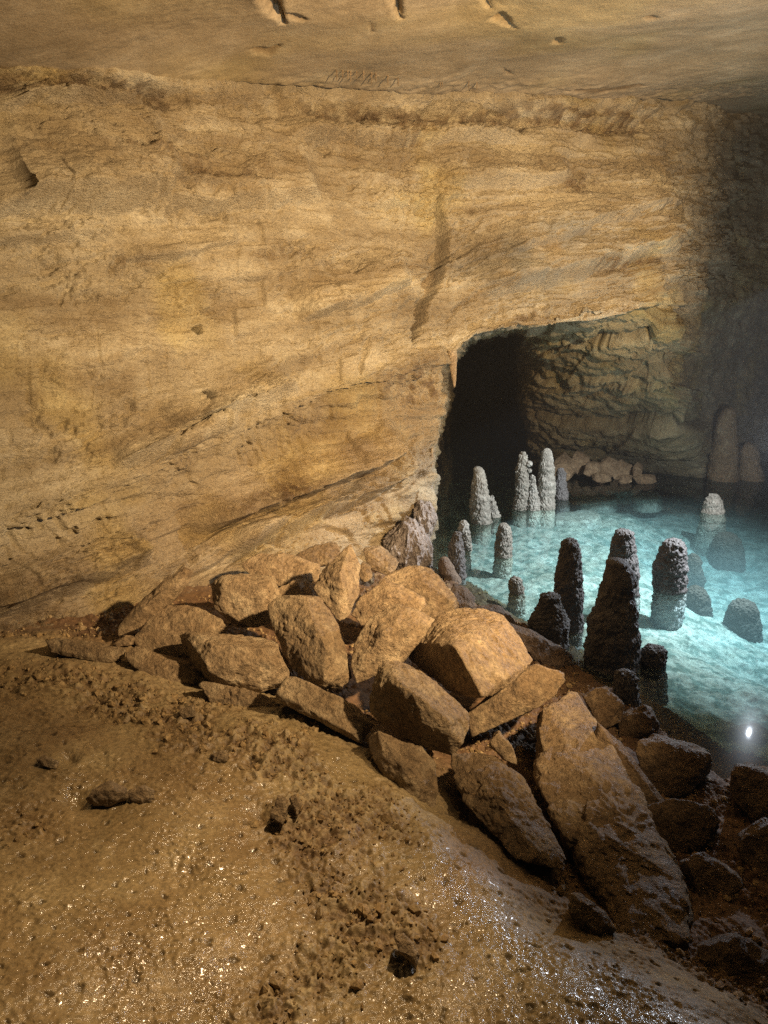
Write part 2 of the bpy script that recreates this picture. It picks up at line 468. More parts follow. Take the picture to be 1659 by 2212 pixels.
# pitted, crumbly bands
pn = sstep(-.1, .35, fbm(P1 * np.array([1.1, 1.1, 2.5]) + 2.2, 3, 51))
def band(h0, w, lo=-9, hi=9e3):
    return np.exp(-((H - h0 - .05 * warp) / w) ** 2) * sstep(lo, lo + 80, PX) * (1 - sstep(hi - 80, hi, PX))
pit = band(.83, .05, -200, 300) * 1.3 + band(.88, .06, 700, 1420) * 1.2 + band(1.15, .07, 1080, 1330) * pn * 1.2 + band(1.35, .06, 330, 620) * .8 \
    + band(1.33, .08, 1150, 1320) * .9 + band(1.72, .04, 200, 700) * pn * .5 + band(1.9, .06, 1100, 1500) * pn + band(2.12, .05, 1150, 1480) * 1.0 \
    + band(2.72, .10, 560, 1000) * (.3 + .7 * pn) + band(2.68, .06, -100, 480) * pn * .8 + band(2.58, .03, 1050, 1480) * .8 + band(3.0, .12, -100, 700) * pn * .9 + band(3.35, .1, -100, 500) * pn * .7 + band(2.3, .03, -100, 800) * pn * .4
pit = pit + band(.80, .07, -200, 420) * .9 + band(.82, .06, 700, 1420) * .8 + band(1.02, .05, 300, 1000) * pn * .8 + band(1.22, .05, -100, 500) * pn * .7 + band(1.5, .05, 600, 1100) * pn * .8 + band(1.62, .05, 1150, 1480) * pn
pit = np.clip(pit * (.35 + 1.0 * sstep(-.25, .3, fbm(P1 * np.array([3, 3, 4.5]) + 6.1, 3, 52))), 0, 1.2) * inframe
ck = ridged(np.stack([UM * 5., W[..., 1] * 3, H * 15.], -1) + .5 * warp[..., None], 3, 53)
ckm = sstep(-.05, .35, fbm(P1 * np.array([1.6, 1.6, 3.2]) + 7.7, 3, 54))
D = D - .036 * sstep(1.0, 1.35, ck) * ckm * inframe
ck2 = ridged(np.stack([UM * 9., W[..., 1] * 5, H * 11.], -1) + .8 * warp[..., None], 2, 56)
D = D - .022 * sstep(.95, 1.3, ck2) * sstep(.0, .35, fbm(P1 * np.array([2.2, 2.2, 3.2]) + 1.7, 3, 58)) * inframe
cr = ridged(W * np.array([26, 26, 30.]), 3, 55); cr2 = fbm(W * np.array([19, 19, 17.]), 4, 57)
D = D + pit * (.040 * cr2 - .020 * sstep(.9, 1.4, cr) - .012)

def groove(line, w, depth, soft=1.0, jag=5.):
    global D
    jx = jag * fbm(W * 9., 3, 61); jy = jag * fbm(W * 9. + 31, 3, 63)
    d, pos, sg = seg_dist(PX + jx, PY + jy, line)
    ww = w * (np.sin(np.clip(pos, .02, .98) * PI) ** .5) * (.6 + .7 * sstep(-.4, .4, fbm(W * 6, 2, 65)))
    g = (1 - sstep(ww * .35, ww * (1.0 + soft), d)) * inframe
    D = D - depth * g
    return g
def step_up(line, reach, h):
    """a lip: rock above/left of the line stands proud by h, dying out over `reach`."""
    global D
    jy = 7 * fbm(W * 7. + 3, 3, 67)
    d, pos, sg = seg_dist(PX, PY + jy, line)
    inside = sstep(.0, .12, pos) * (1 - sstep(.88, 1, pos))
    g = np.where(sg < 0, np.exp(-d / reach), 0) * inside * inframe
    g = np.where((sg > 0) & (d < 3), (1 - d / 3) * inside * inframe, g)
    D = D + h * g
    return g
def ledge(line, h, under, reach):
    """the rock above the line hangs out by h; its underside slopes back over `under` rows."""
    global D
    jy = 9 * fbm(W * 4. + 3, 3, 67) + 2 * fbm(W * 14. + 3, 2, 68)
    d, pos, sg = seg_dist(PX, PY + jy, line)
    ins = sstep(.0, .15, pos) * (1 - sstep(.85, 1, pos)) * inframe
    g = np.where(sg < 0, np.exp(-(d / reach) ** 1.3), np.clip(1 - d / (.75 * under), 0, 1))
    D = D + 2.8 * h * g * ins
D = D + inframe * np.exp(-((H - .80 - .05 * warp) / .10) ** 2) * .05 * fbm(W * np.array([11, 11, 13.]), 4, 60)
D = D - inframe * np.exp(-((H - .80 - .05 * warp) / .07) ** 2) * (.16 * (1 - sstep(280, 420, PX)) + .15 * sstep(640, 760, PX) * (1 - sstep(1350, 1500, PX)) + .05) * (.7 + .6 * fbm(P1 * 2.2, 2, 59))
gmask = np.zeros_like(D)
gmask += groove([(935, 405), (962, 470), (960, 540), (940, 610), (925, 690), (905, 735)], 13, .17, .5)
gmask += .8 * groove([(800, 728), (792, 760), (786, 800)], 6, .04)
gmask += groove([(480, 1235), (560, 1180), (640, 1125), (735, 1062), (790, 1020)], 5, .06, .6)
gmask += groove([(630, 900), (690, 880), (740, 852), (800, 836), (835, 828)], 4, .05)
gmask += .5 * groove([(100, 380), (112, 430), (118, 480)], 3, .02)
gmask += .6 * groove([(540, 1190), (700, 1120), (860, 1060), (920, 1010)], 5, .04)
gmask += .6 * groove([(1010, 565), (1180, 520), (1270, 500), (1400, 455)], 4, .03)
gmask += .6 * groove([(20, 1205), (35, 1250), (48, 1290)], 4, .04)
gmask += .5 * groove([(745, 930), (742, 985), (738, 1010)], 6, .04)
gmask += .5 * groove([(822, 990), (828, 1030)], 7, .05)
gmask += .5 * groove([(700, 560), (718, 600), (722, 650)], 4, .02)
ledge([(-120, 470), (0, 448), (100, 444), (200, 440), (270, 425), (370, 415)], .11, 42, 130)
ledge([(320, 462), (370, 440), (440, 446), (520, 440), (700, 425)], .055, 24, 110)
ledge([(270, 560), (330, 553), (420, 545), (520, 525)], .035, 9, 45)
ledge([(-60, 235), (80, 228), (200, 236), (330, 228)], .06, 22, 60)
ledge([(-60, 520), (40, 520), (150, 512), (260, 500)], .03, 14, 40)
ledge([(600, 300), (720, 292), (860, 305), (1000, 298), (1120, 310)], .05, 18, 60)
ledge([(940, 395), (1040, 392), (1130, 402), (1240, 385)], .045, 16, 50)
ledge([(1020, 640), (1120, 605), (1250, 585), (1370, 550), (1500, 505)], .07, 26, 70)
ledge([(1060, 560), (1180, 520), (1290, 490), (1400, 450), (1480, 440)], .05, 20, 60)
ledge([(640, 690), (720, 668), (800, 640), (900, 600)], .05, 14, 60)
ledge([(350, 930), (450, 900), (560, 868), (660, 830)], .055, 16, 60)
ledge([(400, 1150), (520, 1105), (650, 1060), (760, 1010), (880, 950)], .11, 30, 60)
ledge([(460, 1215), (560, 1170), (680, 1110), (800, 1055), (915, 985)], .09, 26, 40)
ledge([(-80, 1330), (60, 1300), (150, 1270), (230, 1235), (330, 1190)], .09, 40, 90)
ledge([(240, 1010), (330, 985), (420, 950), (520, 905)], .05, 16, 50)
ledge([(1060, 250), (1180, 245), (1300, 252), (1420, 245)], .06, 18, 40)
for hx, hy, hr in ((437, 708, 9.5), (447, 853, 10.5)):
    d = np.hypot((PX - hx), (PY - hy) * .95)
    D = D - .40 * (1 - sstep(hr * .7, hr * 1.15, d)) * inframe + .006 * np.exp(-((d - hr * 1.5) / 5) ** 2)
# fluting where the wall turns away on the right
flt = sstep(1300, 1380, PX) * (1 - sstep(5.0, 5.5, VV)) * inframe
D = D + flt * .05 * fbm(np.stack([UM * 5, 0 * H, H * .8], -1), 2, 81)
D = D * np.where(UU < ncut, .7, 1)
W = W + NRM * D[..., None]
# stains: brown crumbly beds, grey limestone by the arch, yellowish patches
T = np.ones((nu, nv, 3))
brown = np.clip(pit * sstep(-.5, .8, cr2 * 1.4 + .1), 0, 1)
T *= 1 - brown[..., None] * np.array([.50, .58, .66])
jn = (np.exp(-((H - .79 - .05 * warp) / .08) ** 2) * (1 - sstep(300, 480, PX)) + np.exp(-((H - .79 - .04 * warp) / .055) ** 2) * sstep(560, 720, PX) * (1 - sstep(1400, 1520, PX))) * inframe
jn = jn * sstep(-.35, .25, fbm(W * np.array([9, 9, 14.]), 4, 82))
T *= 1 - jn[..., None] * np.array([.50, .56, .62])
lay = perlin(np.stack([UM * .25, 0 * H, H * 5.5 + .5 * warp], -1), 83) + .7 * perlin(np.stack([UM * .5, 0 * H + 3, H * 14 + 1.0 * warp], -1), 84)
T *= np.clip(1 + lay[..., None] * np.array([.36, .42, .50]), .45, 1.3)
grey = np.exp(-(((PX - 1120) / 130) ** 2 + ((PY - 580) / 60) ** 2)) + .7 * np.exp(-(((PX - 1180) / 110) ** 2 + ((PY - 520) / 25) ** 2)) \
    + .6 * np.exp(-(((PX - 760) / 60) ** 2 + ((PY - 1050) / 22) ** 2)) + .9 * sstep(5.1, 5.6, VV) * np.exp(-((PX - 930) / 45) ** 2) * sstep(950, 1060, PY)
grey = np.clip(grey * sstep(-.4, .5, fbm(W * 4, 3, 85) + .2), 0, 1) * inframe
T = T * (1 - grey[..., None]) + grey[..., None] * np.array([.74, .84, 1.05])
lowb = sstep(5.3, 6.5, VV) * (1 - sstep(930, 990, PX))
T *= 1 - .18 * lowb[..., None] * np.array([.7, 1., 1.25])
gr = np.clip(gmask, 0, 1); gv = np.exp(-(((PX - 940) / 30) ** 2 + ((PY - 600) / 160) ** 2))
T *= 1 - (gr * gv * .15)[..., None] * np.array([.7, 1, 1.2])  # shade of the vertical gouge put into the colour
yel = sstep(.1, .5, fbm(W * 1.1 + 5, 3, 87))
T *= 1 + yel[..., None] * np.array([.04, .0, -.22])
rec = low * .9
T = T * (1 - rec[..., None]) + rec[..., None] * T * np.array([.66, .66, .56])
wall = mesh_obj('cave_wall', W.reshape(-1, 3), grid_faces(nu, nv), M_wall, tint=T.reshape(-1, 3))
tag(wall, 'banded tan limestone cave wall with an arched opening over the pool', 'cave wall', kind='structure')

# ------------------------------------------------------------------ ceiling
xs = np.concatenate([np.linspace(-4.5, -2.6, 20), np.linspace(-2.58, 3.2, 380), np.linspace(3.22, 9.5, 160)])
ys = np.concatenate([np.linspace(-3, 1.4, 30), np.linspace(1.42, 7.2, 420), np.linspace(7.25, 28, 90)])
X, Y = np.meshgrid(xs, ys, indexing='ij')
Z = ceil_z(X, Y)
CP = np.stack([X, Y, Z], -1); cpx, cpy = proj(CP)
P = np.stack([X, Y, 0 * X], -1)
Z = Z + .012 * fbm(P * 1.6, 3, 101) + .003 * fbm(P * 7, 4, 103)
rough = sstep(.15, .5, fbm(P * np.array([.9, 1.6, 1]), 3, 105))
Z = Z + rough * .004 * fbm(P * 22, 3, 107)
def cgroove(line, w, dep):
    global Z
    d, pos, sg = seg_dist(cpx + 6 * fbm(P * 9, 2, 109), cpy + 3 * fbm(P * 9 + 7, 2, 109), line)
    ww = w * (np.sin(np.clip(pos, .03, .97) * PI) ** .6)
    g = 1 - sstep(ww * .3, ww * 1.6, d)
    Z = Z + .5 * dep * g
    return g
cg = cgroove([(555, -60), (575, 5), (600, 30), (612, 52)], 14, .11) + cgroove([(600, 35), (625, 42), (660, 45)], 5, .04)
cg = cg + cgroove([(830, -50), (850, 0), (856, 25), (866, 45)], 11, .09) + cgroove([(1020, -20), (1040, 5), (1060, 30)], 7, .05)
cg = cg + cgroove([(1060, 45), (1085, 40), (1110, 62)], 7, .05) + cgroove([(540, 105), (580, 110), (605, 95)], 7, .03)
cg = cg + cgroove([(1195, 92), (1215, 82)], 6, .05) + cgroove([(1085, 150), (1105, 162)], 4, .03) + cgroove([(1220, 185), (1310, 178), (1400, 165)], 4, .02)
cg = cg + cgroove([(1390, 38), (1425, 36)], 5, .02) + cgroove([(800, 50), (806, 75)], 4, .02)
# block beyond the first notch hangs a little lower
d, pos, sg = seg_dist(cpx, cpy, [(575, -80), (600, 30), (720, 55), (850, 35), (1040, 20), (1110, 70), (1300, 90)])
Z = Z + .05 * sstep(0, 60, np.where(cpy < 60, 60 - cpy, 0)) * sstep(560, 640, cpx) * (1 - sstep(1050, 1200, cpx))
# rough rim where ceiling meets wall
rim = np.exp(-((cpy - 205 - .0 * cpx) / 40) ** 2)
Z = Z + rim * (.016 * fbm(P * 12, 3, 111))
# long bulge over the far right corner
bl, pos, sg = seg_dist(X, Y, [(1.6, 6.3), (2.8, 6.0), (4.2, 6.4), (6, 7)])
Z = Z - .06 * np.exp(-(bl / .5) ** 2)
CT = np.ones(X.shape + (3,))
CT *= 1 - np.clip(cg, 0, 1)[..., None] * np.array([.35, .42, .5])
sp = sstep(.28, .42, fbm(P * np.array([4, 7, 1]), 2, 113)) * sstep(0, .3, fbm(P * .8, 2, 115) + .1)
CT *= 1 - .10 * sp[..., None]
yl = sstep(.0, .5, fbm(P * .7 + 3, 3, 117)); CT *= 1 + yl[..., None] * np.array([.03, .02, -.15])
ceiling = mesh_obj('ceiling', np.stack([X, Y, Z], -1).reshape(-1, 3), grid_faces(*X.shape)[:, ::-1], M_ceil, tint=CT.reshape(-1, 3))
tag(ceiling, 'smooth low tan limestone cave ceiling with small notches', 'ceiling', kind='structure')

# ------------------------------------------------------------------ ground: wet mud shelf, rubble gully, shore
MUD_Z = .36
crest_px = [(-400, 1400), (0, 1428), (240, 1445), (430, 1505), (640, 1550), (800, 1630), (900, 1745), (1000, 1835), (1130, 1925), (1250, 2015), (1380, 2110), (1500, 2200), (1640, 2330)]
CREST = np.array([at_z(a, b, MUD_Z)[:2] for a, b in crest_px])
CREST = np.concatenate([[[-4, 3.6]], CREST, [[1.1, -.5], [1.2, -3]]])
shore_px = [(860, 1205), (930, 1232), (985, 1265), (1030, 1312), (1130, 1352), (1215, 1415), (1262, 1462), (1330, 1500), (1385, 1540), (1440, 1590), (1560, 1690), (1640, 1660), (1760, 1700), (2000, 1760)]
SHORE = np.array([at_z(a, b, 0.)[:2] for a, b in shore_px])
SHORE = np.concatenate([[[-.6, 7.]], SHORE, [[3.6, 2.2], [8, 1.5]]])


def ground_z(x, y):
    d1, _, s1 = seg_dist(x, y, CREST); d1 = d1 * -s1 * -1      # sign fixed below
    d2, _, s2 = seg_dist(x, y, SHORE)
    return d1, d2, s1, s2


rr = np.concatenate([np.geomspace(.25, .9, 40), np.geomspace(.905, 2.7, 560), np.geomspace(2.71, 5.6, 240), np.linspace(5.7, 8, 12)])
aa = np.radians(np.concatenate([np.linspace(-120, -40, 40), np.linspace(-39.8, 39.8, 620), np.linspace(40, 110, 40)]))
R_, A_ = np.meshgrid(rr, aa, indexing='ij')
X = R_ * np.sin(A_); Y = R_ * np.cos(A_)


def ground_base(X, Y):
    d1, _, s1 = seg_dist(X, Y, CREST); d2, _, s2 = seg_dist(X, Y, SHORE)
    # left of the crest polyline (walking away from the wall) is the far side
    beyond = np.where(s1 > 0, d1, -d1)
    inwater = np.where(s2 > 0, d2, -d2)
    P = np.stack([X, Y, 0 * X], -1)
    wob = .10 * fbm(P * 1.6, 3, 121)
    b = beyond + wob
    gul = .16 * d2 / (d1 + d2 + 1e-6) + .02
    gul = gul + .14 * sstep(.2, -1.2, X) * (1 - sstep(-.1, .5, inwater))
    z = MUD_Z + .03 * sstep(-.3, -1.4, b) + (gul - MUD_Z) * sstep(-.22, .46, b + .05 * fbm(P * 4.5, 3, 122))
    z = np.where(inwater > 0, np.minimum(z, -.02 - .55 * sstep(0, 1.0, inwater)), z)
    return z, b, inwater, P


Z, b_, iw_, P = ground_base(X, Y)
gpx, gpy = proj(np.stack([X, Y, Z], -1))
Z = Z + .045 * fbm(P * 1.1, 3, 123) * sstep(.6, 0, b_) + .014 * fbm(P * 4.2, 4, 125)
# crumbly band along the crest and a second one running down towards the viewer
def blob(cx, cy, rx, ry, rot=0):
    dx, dy = gpx - cx, gpy - cy; c, s = math.cos(rot), math.sin(rot)
    u, v = dx * c + dy * s, -dx * s + dy * c
    return np.exp(-((u / rx) ** 2 + (v / ry) ** 2))
crm = np.exp(-((b_ + .12) / .16) ** 2) * (1 - sstep(760, 980, gpx)) + .9 * blob(560, 1650, 330, 70, .45) + blob(700, 1800, 190, 60, .9) + blob(740, 1900, 230, 70, .75) \
    + blob(690, 2110, 90, 130, .2) * .9 + blob(590, 2150, 60, 60) * .8 + .7 * blob(60, 1800, 50, 60) + .8 * blob(850, 1990, 110, 70, .5) + sstep(.15, .4, b_)
crm = np.clip(crm, 0, 1) * sstep(-.45, .25, fbm(P * 3.3, 3, 127) + .1)
crn = fbm(P * 26, 4, 129, .6); 
Z = Z + crm * (.016 * crn + .012 * fbm(P * 60, 3, 132) + .016 * np.maximum(fbm(P * 13, 3, 131), -.2))
# the smooth wet part is dimpled
smooth = (1 - crm)
dm = fbm(P * 34, 2, 133)
Z = Z + smooth * .0024 * dm + smooth * (.0050 * fbm(P * 78, 2, 135) + .0028 * fbm(P * 30, 2, 134) + .0012 * fbm(P * 110, 1, 136)) * (.45 + .75 * sstep(-.25, .35, fbm(P * 5, 2, 138)))
holes = sstep(.50, .60, fbm(P * 30 + 2, 2, 137)) * smooth
Z = Z - .006 * holes
# a few footprint-like hollows behind the small stones
for hx, hy, r in ((165, 1725, 26), (560, 1750, 26), (150, 1640, 16)):
    Z = Z - .03 * np.exp(-(((gpx - hx) / r) ** 2 + ((gpy - hy) / (r * .7)) ** 2))
GT = np.ones(X.shape + (3,))
GT *= 1 - (crm * sstep(-.4, .5, -crn + .1))[..., None] * np.array([.46, .54, .6])
GT *= 1 - .55 * holes[..., None]
GT *= 1 - .12 * sstep(-.1, .4, fbm(P * 1.9 + 8, 3, 139))[..., None] * np.array([.6, 1, 1.2])
GT *= 1 - (.62 * sstep(.1, .5, b_))[..., None] * np.array([.8, 1., 1.1])  # gully shade put into the ground colour
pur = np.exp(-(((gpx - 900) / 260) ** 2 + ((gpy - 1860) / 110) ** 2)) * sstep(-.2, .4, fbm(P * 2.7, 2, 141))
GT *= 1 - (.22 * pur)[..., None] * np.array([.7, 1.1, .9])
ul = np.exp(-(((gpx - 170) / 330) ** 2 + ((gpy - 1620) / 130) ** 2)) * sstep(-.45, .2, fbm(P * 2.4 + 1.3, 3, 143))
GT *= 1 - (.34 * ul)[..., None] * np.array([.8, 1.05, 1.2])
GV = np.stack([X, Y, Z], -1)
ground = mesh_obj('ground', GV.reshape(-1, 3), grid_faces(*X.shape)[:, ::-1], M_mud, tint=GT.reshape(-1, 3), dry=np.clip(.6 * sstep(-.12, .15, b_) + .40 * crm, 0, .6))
tag(ground, 'wet ochre mud shelf sloping down to rubble and the pool', 'ground', kind='structure')

# crumbs of mud and stone lying thick on the crumbly bands
def crumb_mesh(n):
    idx = RNG.choice(crm.size, n * 2, p=(w_ := (np.where((gpx > -150) & (gpx < 1750) & (gpy < 2400), np.clip(crm - .12, 0, 1) ** 1.3, 0) * R_ ** 2).ravel()) / w_.sum())
    base = GV.reshape(-1, 3)[idx][:n]
    iv, fc = sphere(1)
    m = len(base)
    sz = np.minimum(.0021 * (1 + RNG.pareto(2.4, m)), .013)
    v = iv[None] * (1 + .22 * RNG.standard_normal((m, len(iv), 1))) * (sz[:, None] * (.6 + .8 * RNG.random((m, 3))))[:, None, :]
    a = RNG.random(m) * 6.28; c, q = np.cos(a)[:, None], np.sin(a)[:, None]
    v = np.stack([v[..., 0] * c - v[..., 1] * q, v[..., 0] * q + v[..., 1] * c, v[..., 2]], -1)
    off = np.stack([RNG.normal(0, .004, m), RNG.normal(0, .004, m), sz * .25], -1)
    v = v + (base + off)[:, None, :]
    F = fc[None] + (np.arange(m) * len(iv))[:, None, None]
    return v.reshape(-1, 3), F.reshape(-1, 3)
cv, cf_ = crumb_mesh(42000)
cr_o = mesh_obj('gravel', cv, cf_, M_crumb, smooth=False)
tag(cr_o, 'loose crumbs of ochre mud and grit along the mud shelf', 'gravel', kind='stuff')

# ------------------------------------------------------------------ pool bed and water
xs = np.concatenate([np.linspace(-1.2, 4.4, 420), np.linspace(4.42, 9, 60)])
ys = np.concatenate([np.linspace(1.2, 9.0, 520), np.linspace(9.05, 27, 60)])
X, Y = np.meshgrid(xs, ys, indexing='ij')
P = np.stack([X, Y, 0 * X], -1)
deep = np.maximum(sstep(1.5, 2.8, X + .25 * fbm(P * 1.4, 2, 150)) * (1 - .45 * sstep(5.6, 6.8, Y)), .2 * sstep(3.9, 3.2, Y))
Z = -.17 - .27 * deep + .03 * fbm(P * .8, 3, 151) + .014 * fbm(P * 3.1, 4, 153) + .012 * fbm(P * 9, 4, 155) + .006 * fbm(P * 27, 3, 156)
wd, wc = worley(np.stack([X * 1.5, Y * 1.3, 0 * X], -1) + .25 * fbm(P * 2, 2, 157)[..., None], 159)
Z = Z + .09 * (wc - .4) * (1 - sstep(.40, .5, wd)) * sstep(-.2, .1, fbm(P * .6 + 1.1, 2, 161))
Z = Z + .015 * np.maximum(fbm(P * 6, 3, 163), 0)
Z = Z + .05 * sstep(6.6, 7.8, Y)
Z = np.minimum(Z, -.035)
BT = np.ones(X.shape + (3,))
dk = sstep(-.02, .30, fbm(P * 9.5 + 3, 5, 165, .65)); BT *= 1 - .48 * dk[..., None] * np.array([1.1, .9, .9])
bed = mesh_obj('pool_bed', np.stack([X, Y, Z], -1).reshape(-1, 3), grid_faces(*X.shape), M_bed, tint=BT.reshape(-1, 3))
tag(bed, 'pale silty floor of the turquoise pool', 'pool bed', kind='structure')
wx0, wx1, wy0, wy1, wz = -1.2, 9.0, 1.2, 27.0, -1.0
wv = [(x, y, z) for z in (wz, 0.) for (x, y) in ((wx0, wy0), (wx1, wy0), (wx1, wy1), (wx0, wy1))]
water = mesh_obj('water', wv, [(3, 2, 1, 0), (4, 5, 6, 7), (0, 1, 5, 4), (1, 2, 6, 5), (2, 3, 7, 6), (3, 0, 4, 7)], M_water, smooth=False)
tag(water, 'still clear turquoise pool water', 'water', kind='structure')

# ------------------------------------------------------------------ boulders
def hull_planes(Q):
    bm = bmesh.new()
    vs = [bm.verts.new(q) for q in Q]
    bmesh.ops.convex_hull(bm, input=vs)
    bm.normal_update()
    c = Q.mean(0); pl = []
    for f in bm.faces:
        n = np.array(f.normal[:]); d = float(n @ (np.array(f.verts[0].co[:]) - c))
        if np.linalg.norm(n) < .5: continue
        if d < 0: n, d = -n, -d
        for m in pl:
            if m[0] @ n > .985:
                m[1] = max(m[1], d); break
        else: pl.append([n, max(d, 1e-3)])
    bm.free()
    return c, np.array([p[0] for p in pl]), np.array([p[1] for p in pl])


def rock_mesh(Q, sub=6, power=26, chips=7, rough=1.0, seed=0, lump=.030):
    """a broken block: the rounded hull of Q, chipped and weathered."""
    rs = np.random.default_rng(seed + 1000)
    Q = np.asarray(Q, float)
    m0 = Q.mean(0); cov = np.cov((Q - m0).T); ev, E = np.linalg.eigh(cov)
    sc = np.sqrt(np.maximum(ev, 1e-6)); size = float(np.sqrt(ev.sum()))
    Qn = (Q - m0) @ E / sc
    c, Nn, Dn = hull_planes(Qn)
    if chips:
        extra = rs.standard_normal((chips, 3)); extra /= np.linalg.norm(extra, axis=1, keepdims=True)
        sup = ((Qn - c) @ extra.T).max(0) * rs.uniform(.78, .96, chips)
        Nn = np.concatenate([Nn, extra]); Dn = np.concatenate([Dn, sup])
    U, F = sphere(sub)
    r = (np.maximum(U @ Nn.T / Dn, 0) ** power).sum(1) ** (-1 / power)
    V = (U * r[:, None] + c) * sc @ E.T + m0
    dirn = (V - m0) / np.maximum(np.linalg.norm(V - m0, axis=1, keepdims=True), 1e-6)
    s = seed * 3.7
    nz = lump * size * fbm(V / size * 1.5 + s, 4, seed) + .010 * rough * fbm(V * 11 + s, 4, seed + 5) + .0035 * rough * fbm(V * 40 + s, 3, seed + 9)
    # broken faces step along a bedding direction
    ax = rs.standard_normal(3); ax /= np.linalg.norm(ax)
    q = (V @ ax) * (3.0 / size) + .5 * fbm(V * 3 / size * .5 + s, 2, seed + 3)
    nz = nz + .012 * size * (hash01(np.floor(q), 0, seed) - .5) * sstep(0, .15, q - np.floor(q))
    rf = ridged(V / size * 2.6 + s, 3, seed + 31); nz = nz - .014 * size * sstep(.75, 1.3, rf)
    gou = sstep(.35, .7, fbm(V * 7 + s, 3, seed + 21)); nz = nz - .008 * rough * gou
    return V + dirn * nz[:, None], F


NROCK = 0
def boulder(outline, bot, top=None, inner=(), thick=None, label='', name='boulder', mat=None, group=None, sub=6, back=.78, power=95, chips=13, rough=.9, cat='boulder', lump=.022, fk=.10):
    """outline in layout pixels; bot/top = (row, camera depth) of its lower and upper edge, so the face leans as it lies."""
    global NROCK
    NROCK += 1
    odd = np.array([o[2] if len(o) > 2 else 0. for o in outline])
    O = np.array([o[:2] for o in outline], float)
    pb, db = bot
    hpx = O[:, 1].max() - O[:, 1].min()
    if top is None: top = (O[:, 1].min(), db + .40 * hpx / FPX * db)
    pt, dt = top
    inv = lambda py: 1 / db + (1 / dt - 1 / db) * (py - pb) / (pt - pb)
    d = 1 / np.maximum(inv(O[:, 1]), .1)
    w = (O[:, 0].max() - O[:, 0].min()) / FPX * db; h = hpx / FPX * db
    if thick is None: thick = .75 * min(w, h)
    pts = [at(O[:, 0], O[:, 1], d + odd)]
    c = O.mean(0)
    Bk = c + (O - c) * back
    pts.append(at(Bk[:, 0], Bk[:, 1], d + thick))
    Fk = c + (O - c) * .55
    pts.append(at(Fk[:, 0], Fk[:, 1], 1 / inv(Fk[:, 1]) - (.04 if inner and fk > 0 else fk) * thick))
    for (x, y, dd) in inner:
        pts.append(at(np.array([x]), np.array([y]), 1 / inv(np.array([y])) + dd))
    Q = np.concatenate(pts)
    V, F = rock_mesh(Q, sub, power, chips, rough, NROCK * 13, lump)
    base = np.array([V[:, 0].mean(), V[:, 1].mean(), V[:, 2].min()])
    o = mesh_obj(name, V, F, mat or M_bldr, origin=base)
    tag(o, label, cat, group)
    return o


GP = 'fallen limestone blocks piled below the wall'
def B(outline, py, z, label, **kw):
    kw.setdefault('group', GP)
    return boulder(outline, (py, depth_z(py, z)), label=label, **kw)


B([(757, 1172), (780, 1222), (776, 1284), (754, 1330), (733, 1347), (705, 1300), (675, 1272), (696, 1234), (730, 1207)], 1345, .38, 'upright leaf-shaped rock with a sharp pointed tip at the top of the pile', inner=[(735, 1235, -.10)], chips=2)
B([(578, 1307), (605, 1281), (630, 1267), (668, 1267), (695, 1294), (732, 1353), (754, 1422), (763, 1465), (743, 1489), (680, 1498), (641, 1465), (609, 1409), (588, 1353)], 1492, .31, 'tall oblong pale block leaning upright in front of the pointed rock', inner=[(668, 1300, -.06), (705, 1400, -.12), (700, 1470, -.10)], chips=4, sub=7)
B([(456, 1259), (477, 1243), (543, 1236), (594, 1244), (595, 1272), (607, 1290), (598, 1336), (568, 1361), (505, 1352), (477, 1336), (460, 1309)], 1358, .36, 'boxy brown block behind the tall oblong block, near the wall', inner=[(480, 1262, -.08), (580, 1262, -.08)], chips=3)
B([(385, 1372, .12), (405, 1362, .05), (443, 1366), (505, 1373), (580, 1379), (601, 1387), (620, 1434), (632, 1459), (605, 1492), (571, 1504), (505, 1489), (468, 1483), (441, 1465), (422, 1434, .08), (397, 1403, .12)], 1500, .29, 'broad flat-fronted block left of the tall oblong block', inner=[(425, 1392, -.10), (595, 1402, -.08), (448, 1450, -.10)], chips=3, sub=7)
B([(280, 1392), (330, 1326), (362, 1306), (412, 1308), (443, 1326), (480, 1338), (495, 1359), (470, 1400), (420, 1420), (324, 1417)], 1425, .28, 'low brown boulder behind the broad flat-fronted block', mat=M_bldr2, chips=4)
B([(240, 1374), (266, 1340), (312, 1288), (355, 1251), (399, 1225), (420, 1232), (414, 1259), (387, 1290), (349, 1322), (299, 1359), (255, 1377)], 1376, .36, 'long slab leaning against the wall at the left end of the pile', inner=[(330, 1295, -.05)], thick=.12, chips=2, mat=M_bldr2)
B([(98, 1384), (122, 1377), (200, 1385), (272, 1402), (269, 1432), (222, 1432), (139, 1417), (108, 1409)], 1432, .35, 'thin pale slab lying flat at the far left of the pile', thick=.16, chips=2)
B([(270, 1409), (294, 1396), (333, 1407), (400, 1435), (424, 1454), (420, 1477), (370, 1482), (311, 1462), (276, 1432)], 1480, .30, 'low rounded stone between the thin pale slab and the broad block', mat=M_bldr2, chips=3)
B([(243, 1390), (267, 1371), (297, 1374), (290, 1393), (255, 1400)], 1398, .33, 'small stone tucked behind the thin pale slab', mat=M_bldr2, thick=.08, sub=5)
B([(431, 1481), (446, 1470), (493, 1479), (571, 1501), (607, 1522), (601, 1542), (543, 1539), (499, 1530), (453, 1517)], 1542, .31, 'flat crusty slab half buried in mud under the broad block', thick=.14, chips=3, rough=1.5)
B([(595, 1509), (616, 1460), (643, 1463), (693, 1488), (768, 1520), (802, 1547), (798, 1578), (783, 1608), (730, 1580), (668, 1542), (616, 1524)], 1608, .30, 'tilted plank-shaped slab below the tall oblong block', inner=[(690, 1500, .0), (760, 1585, -.05)], thick=.20, chips=2)
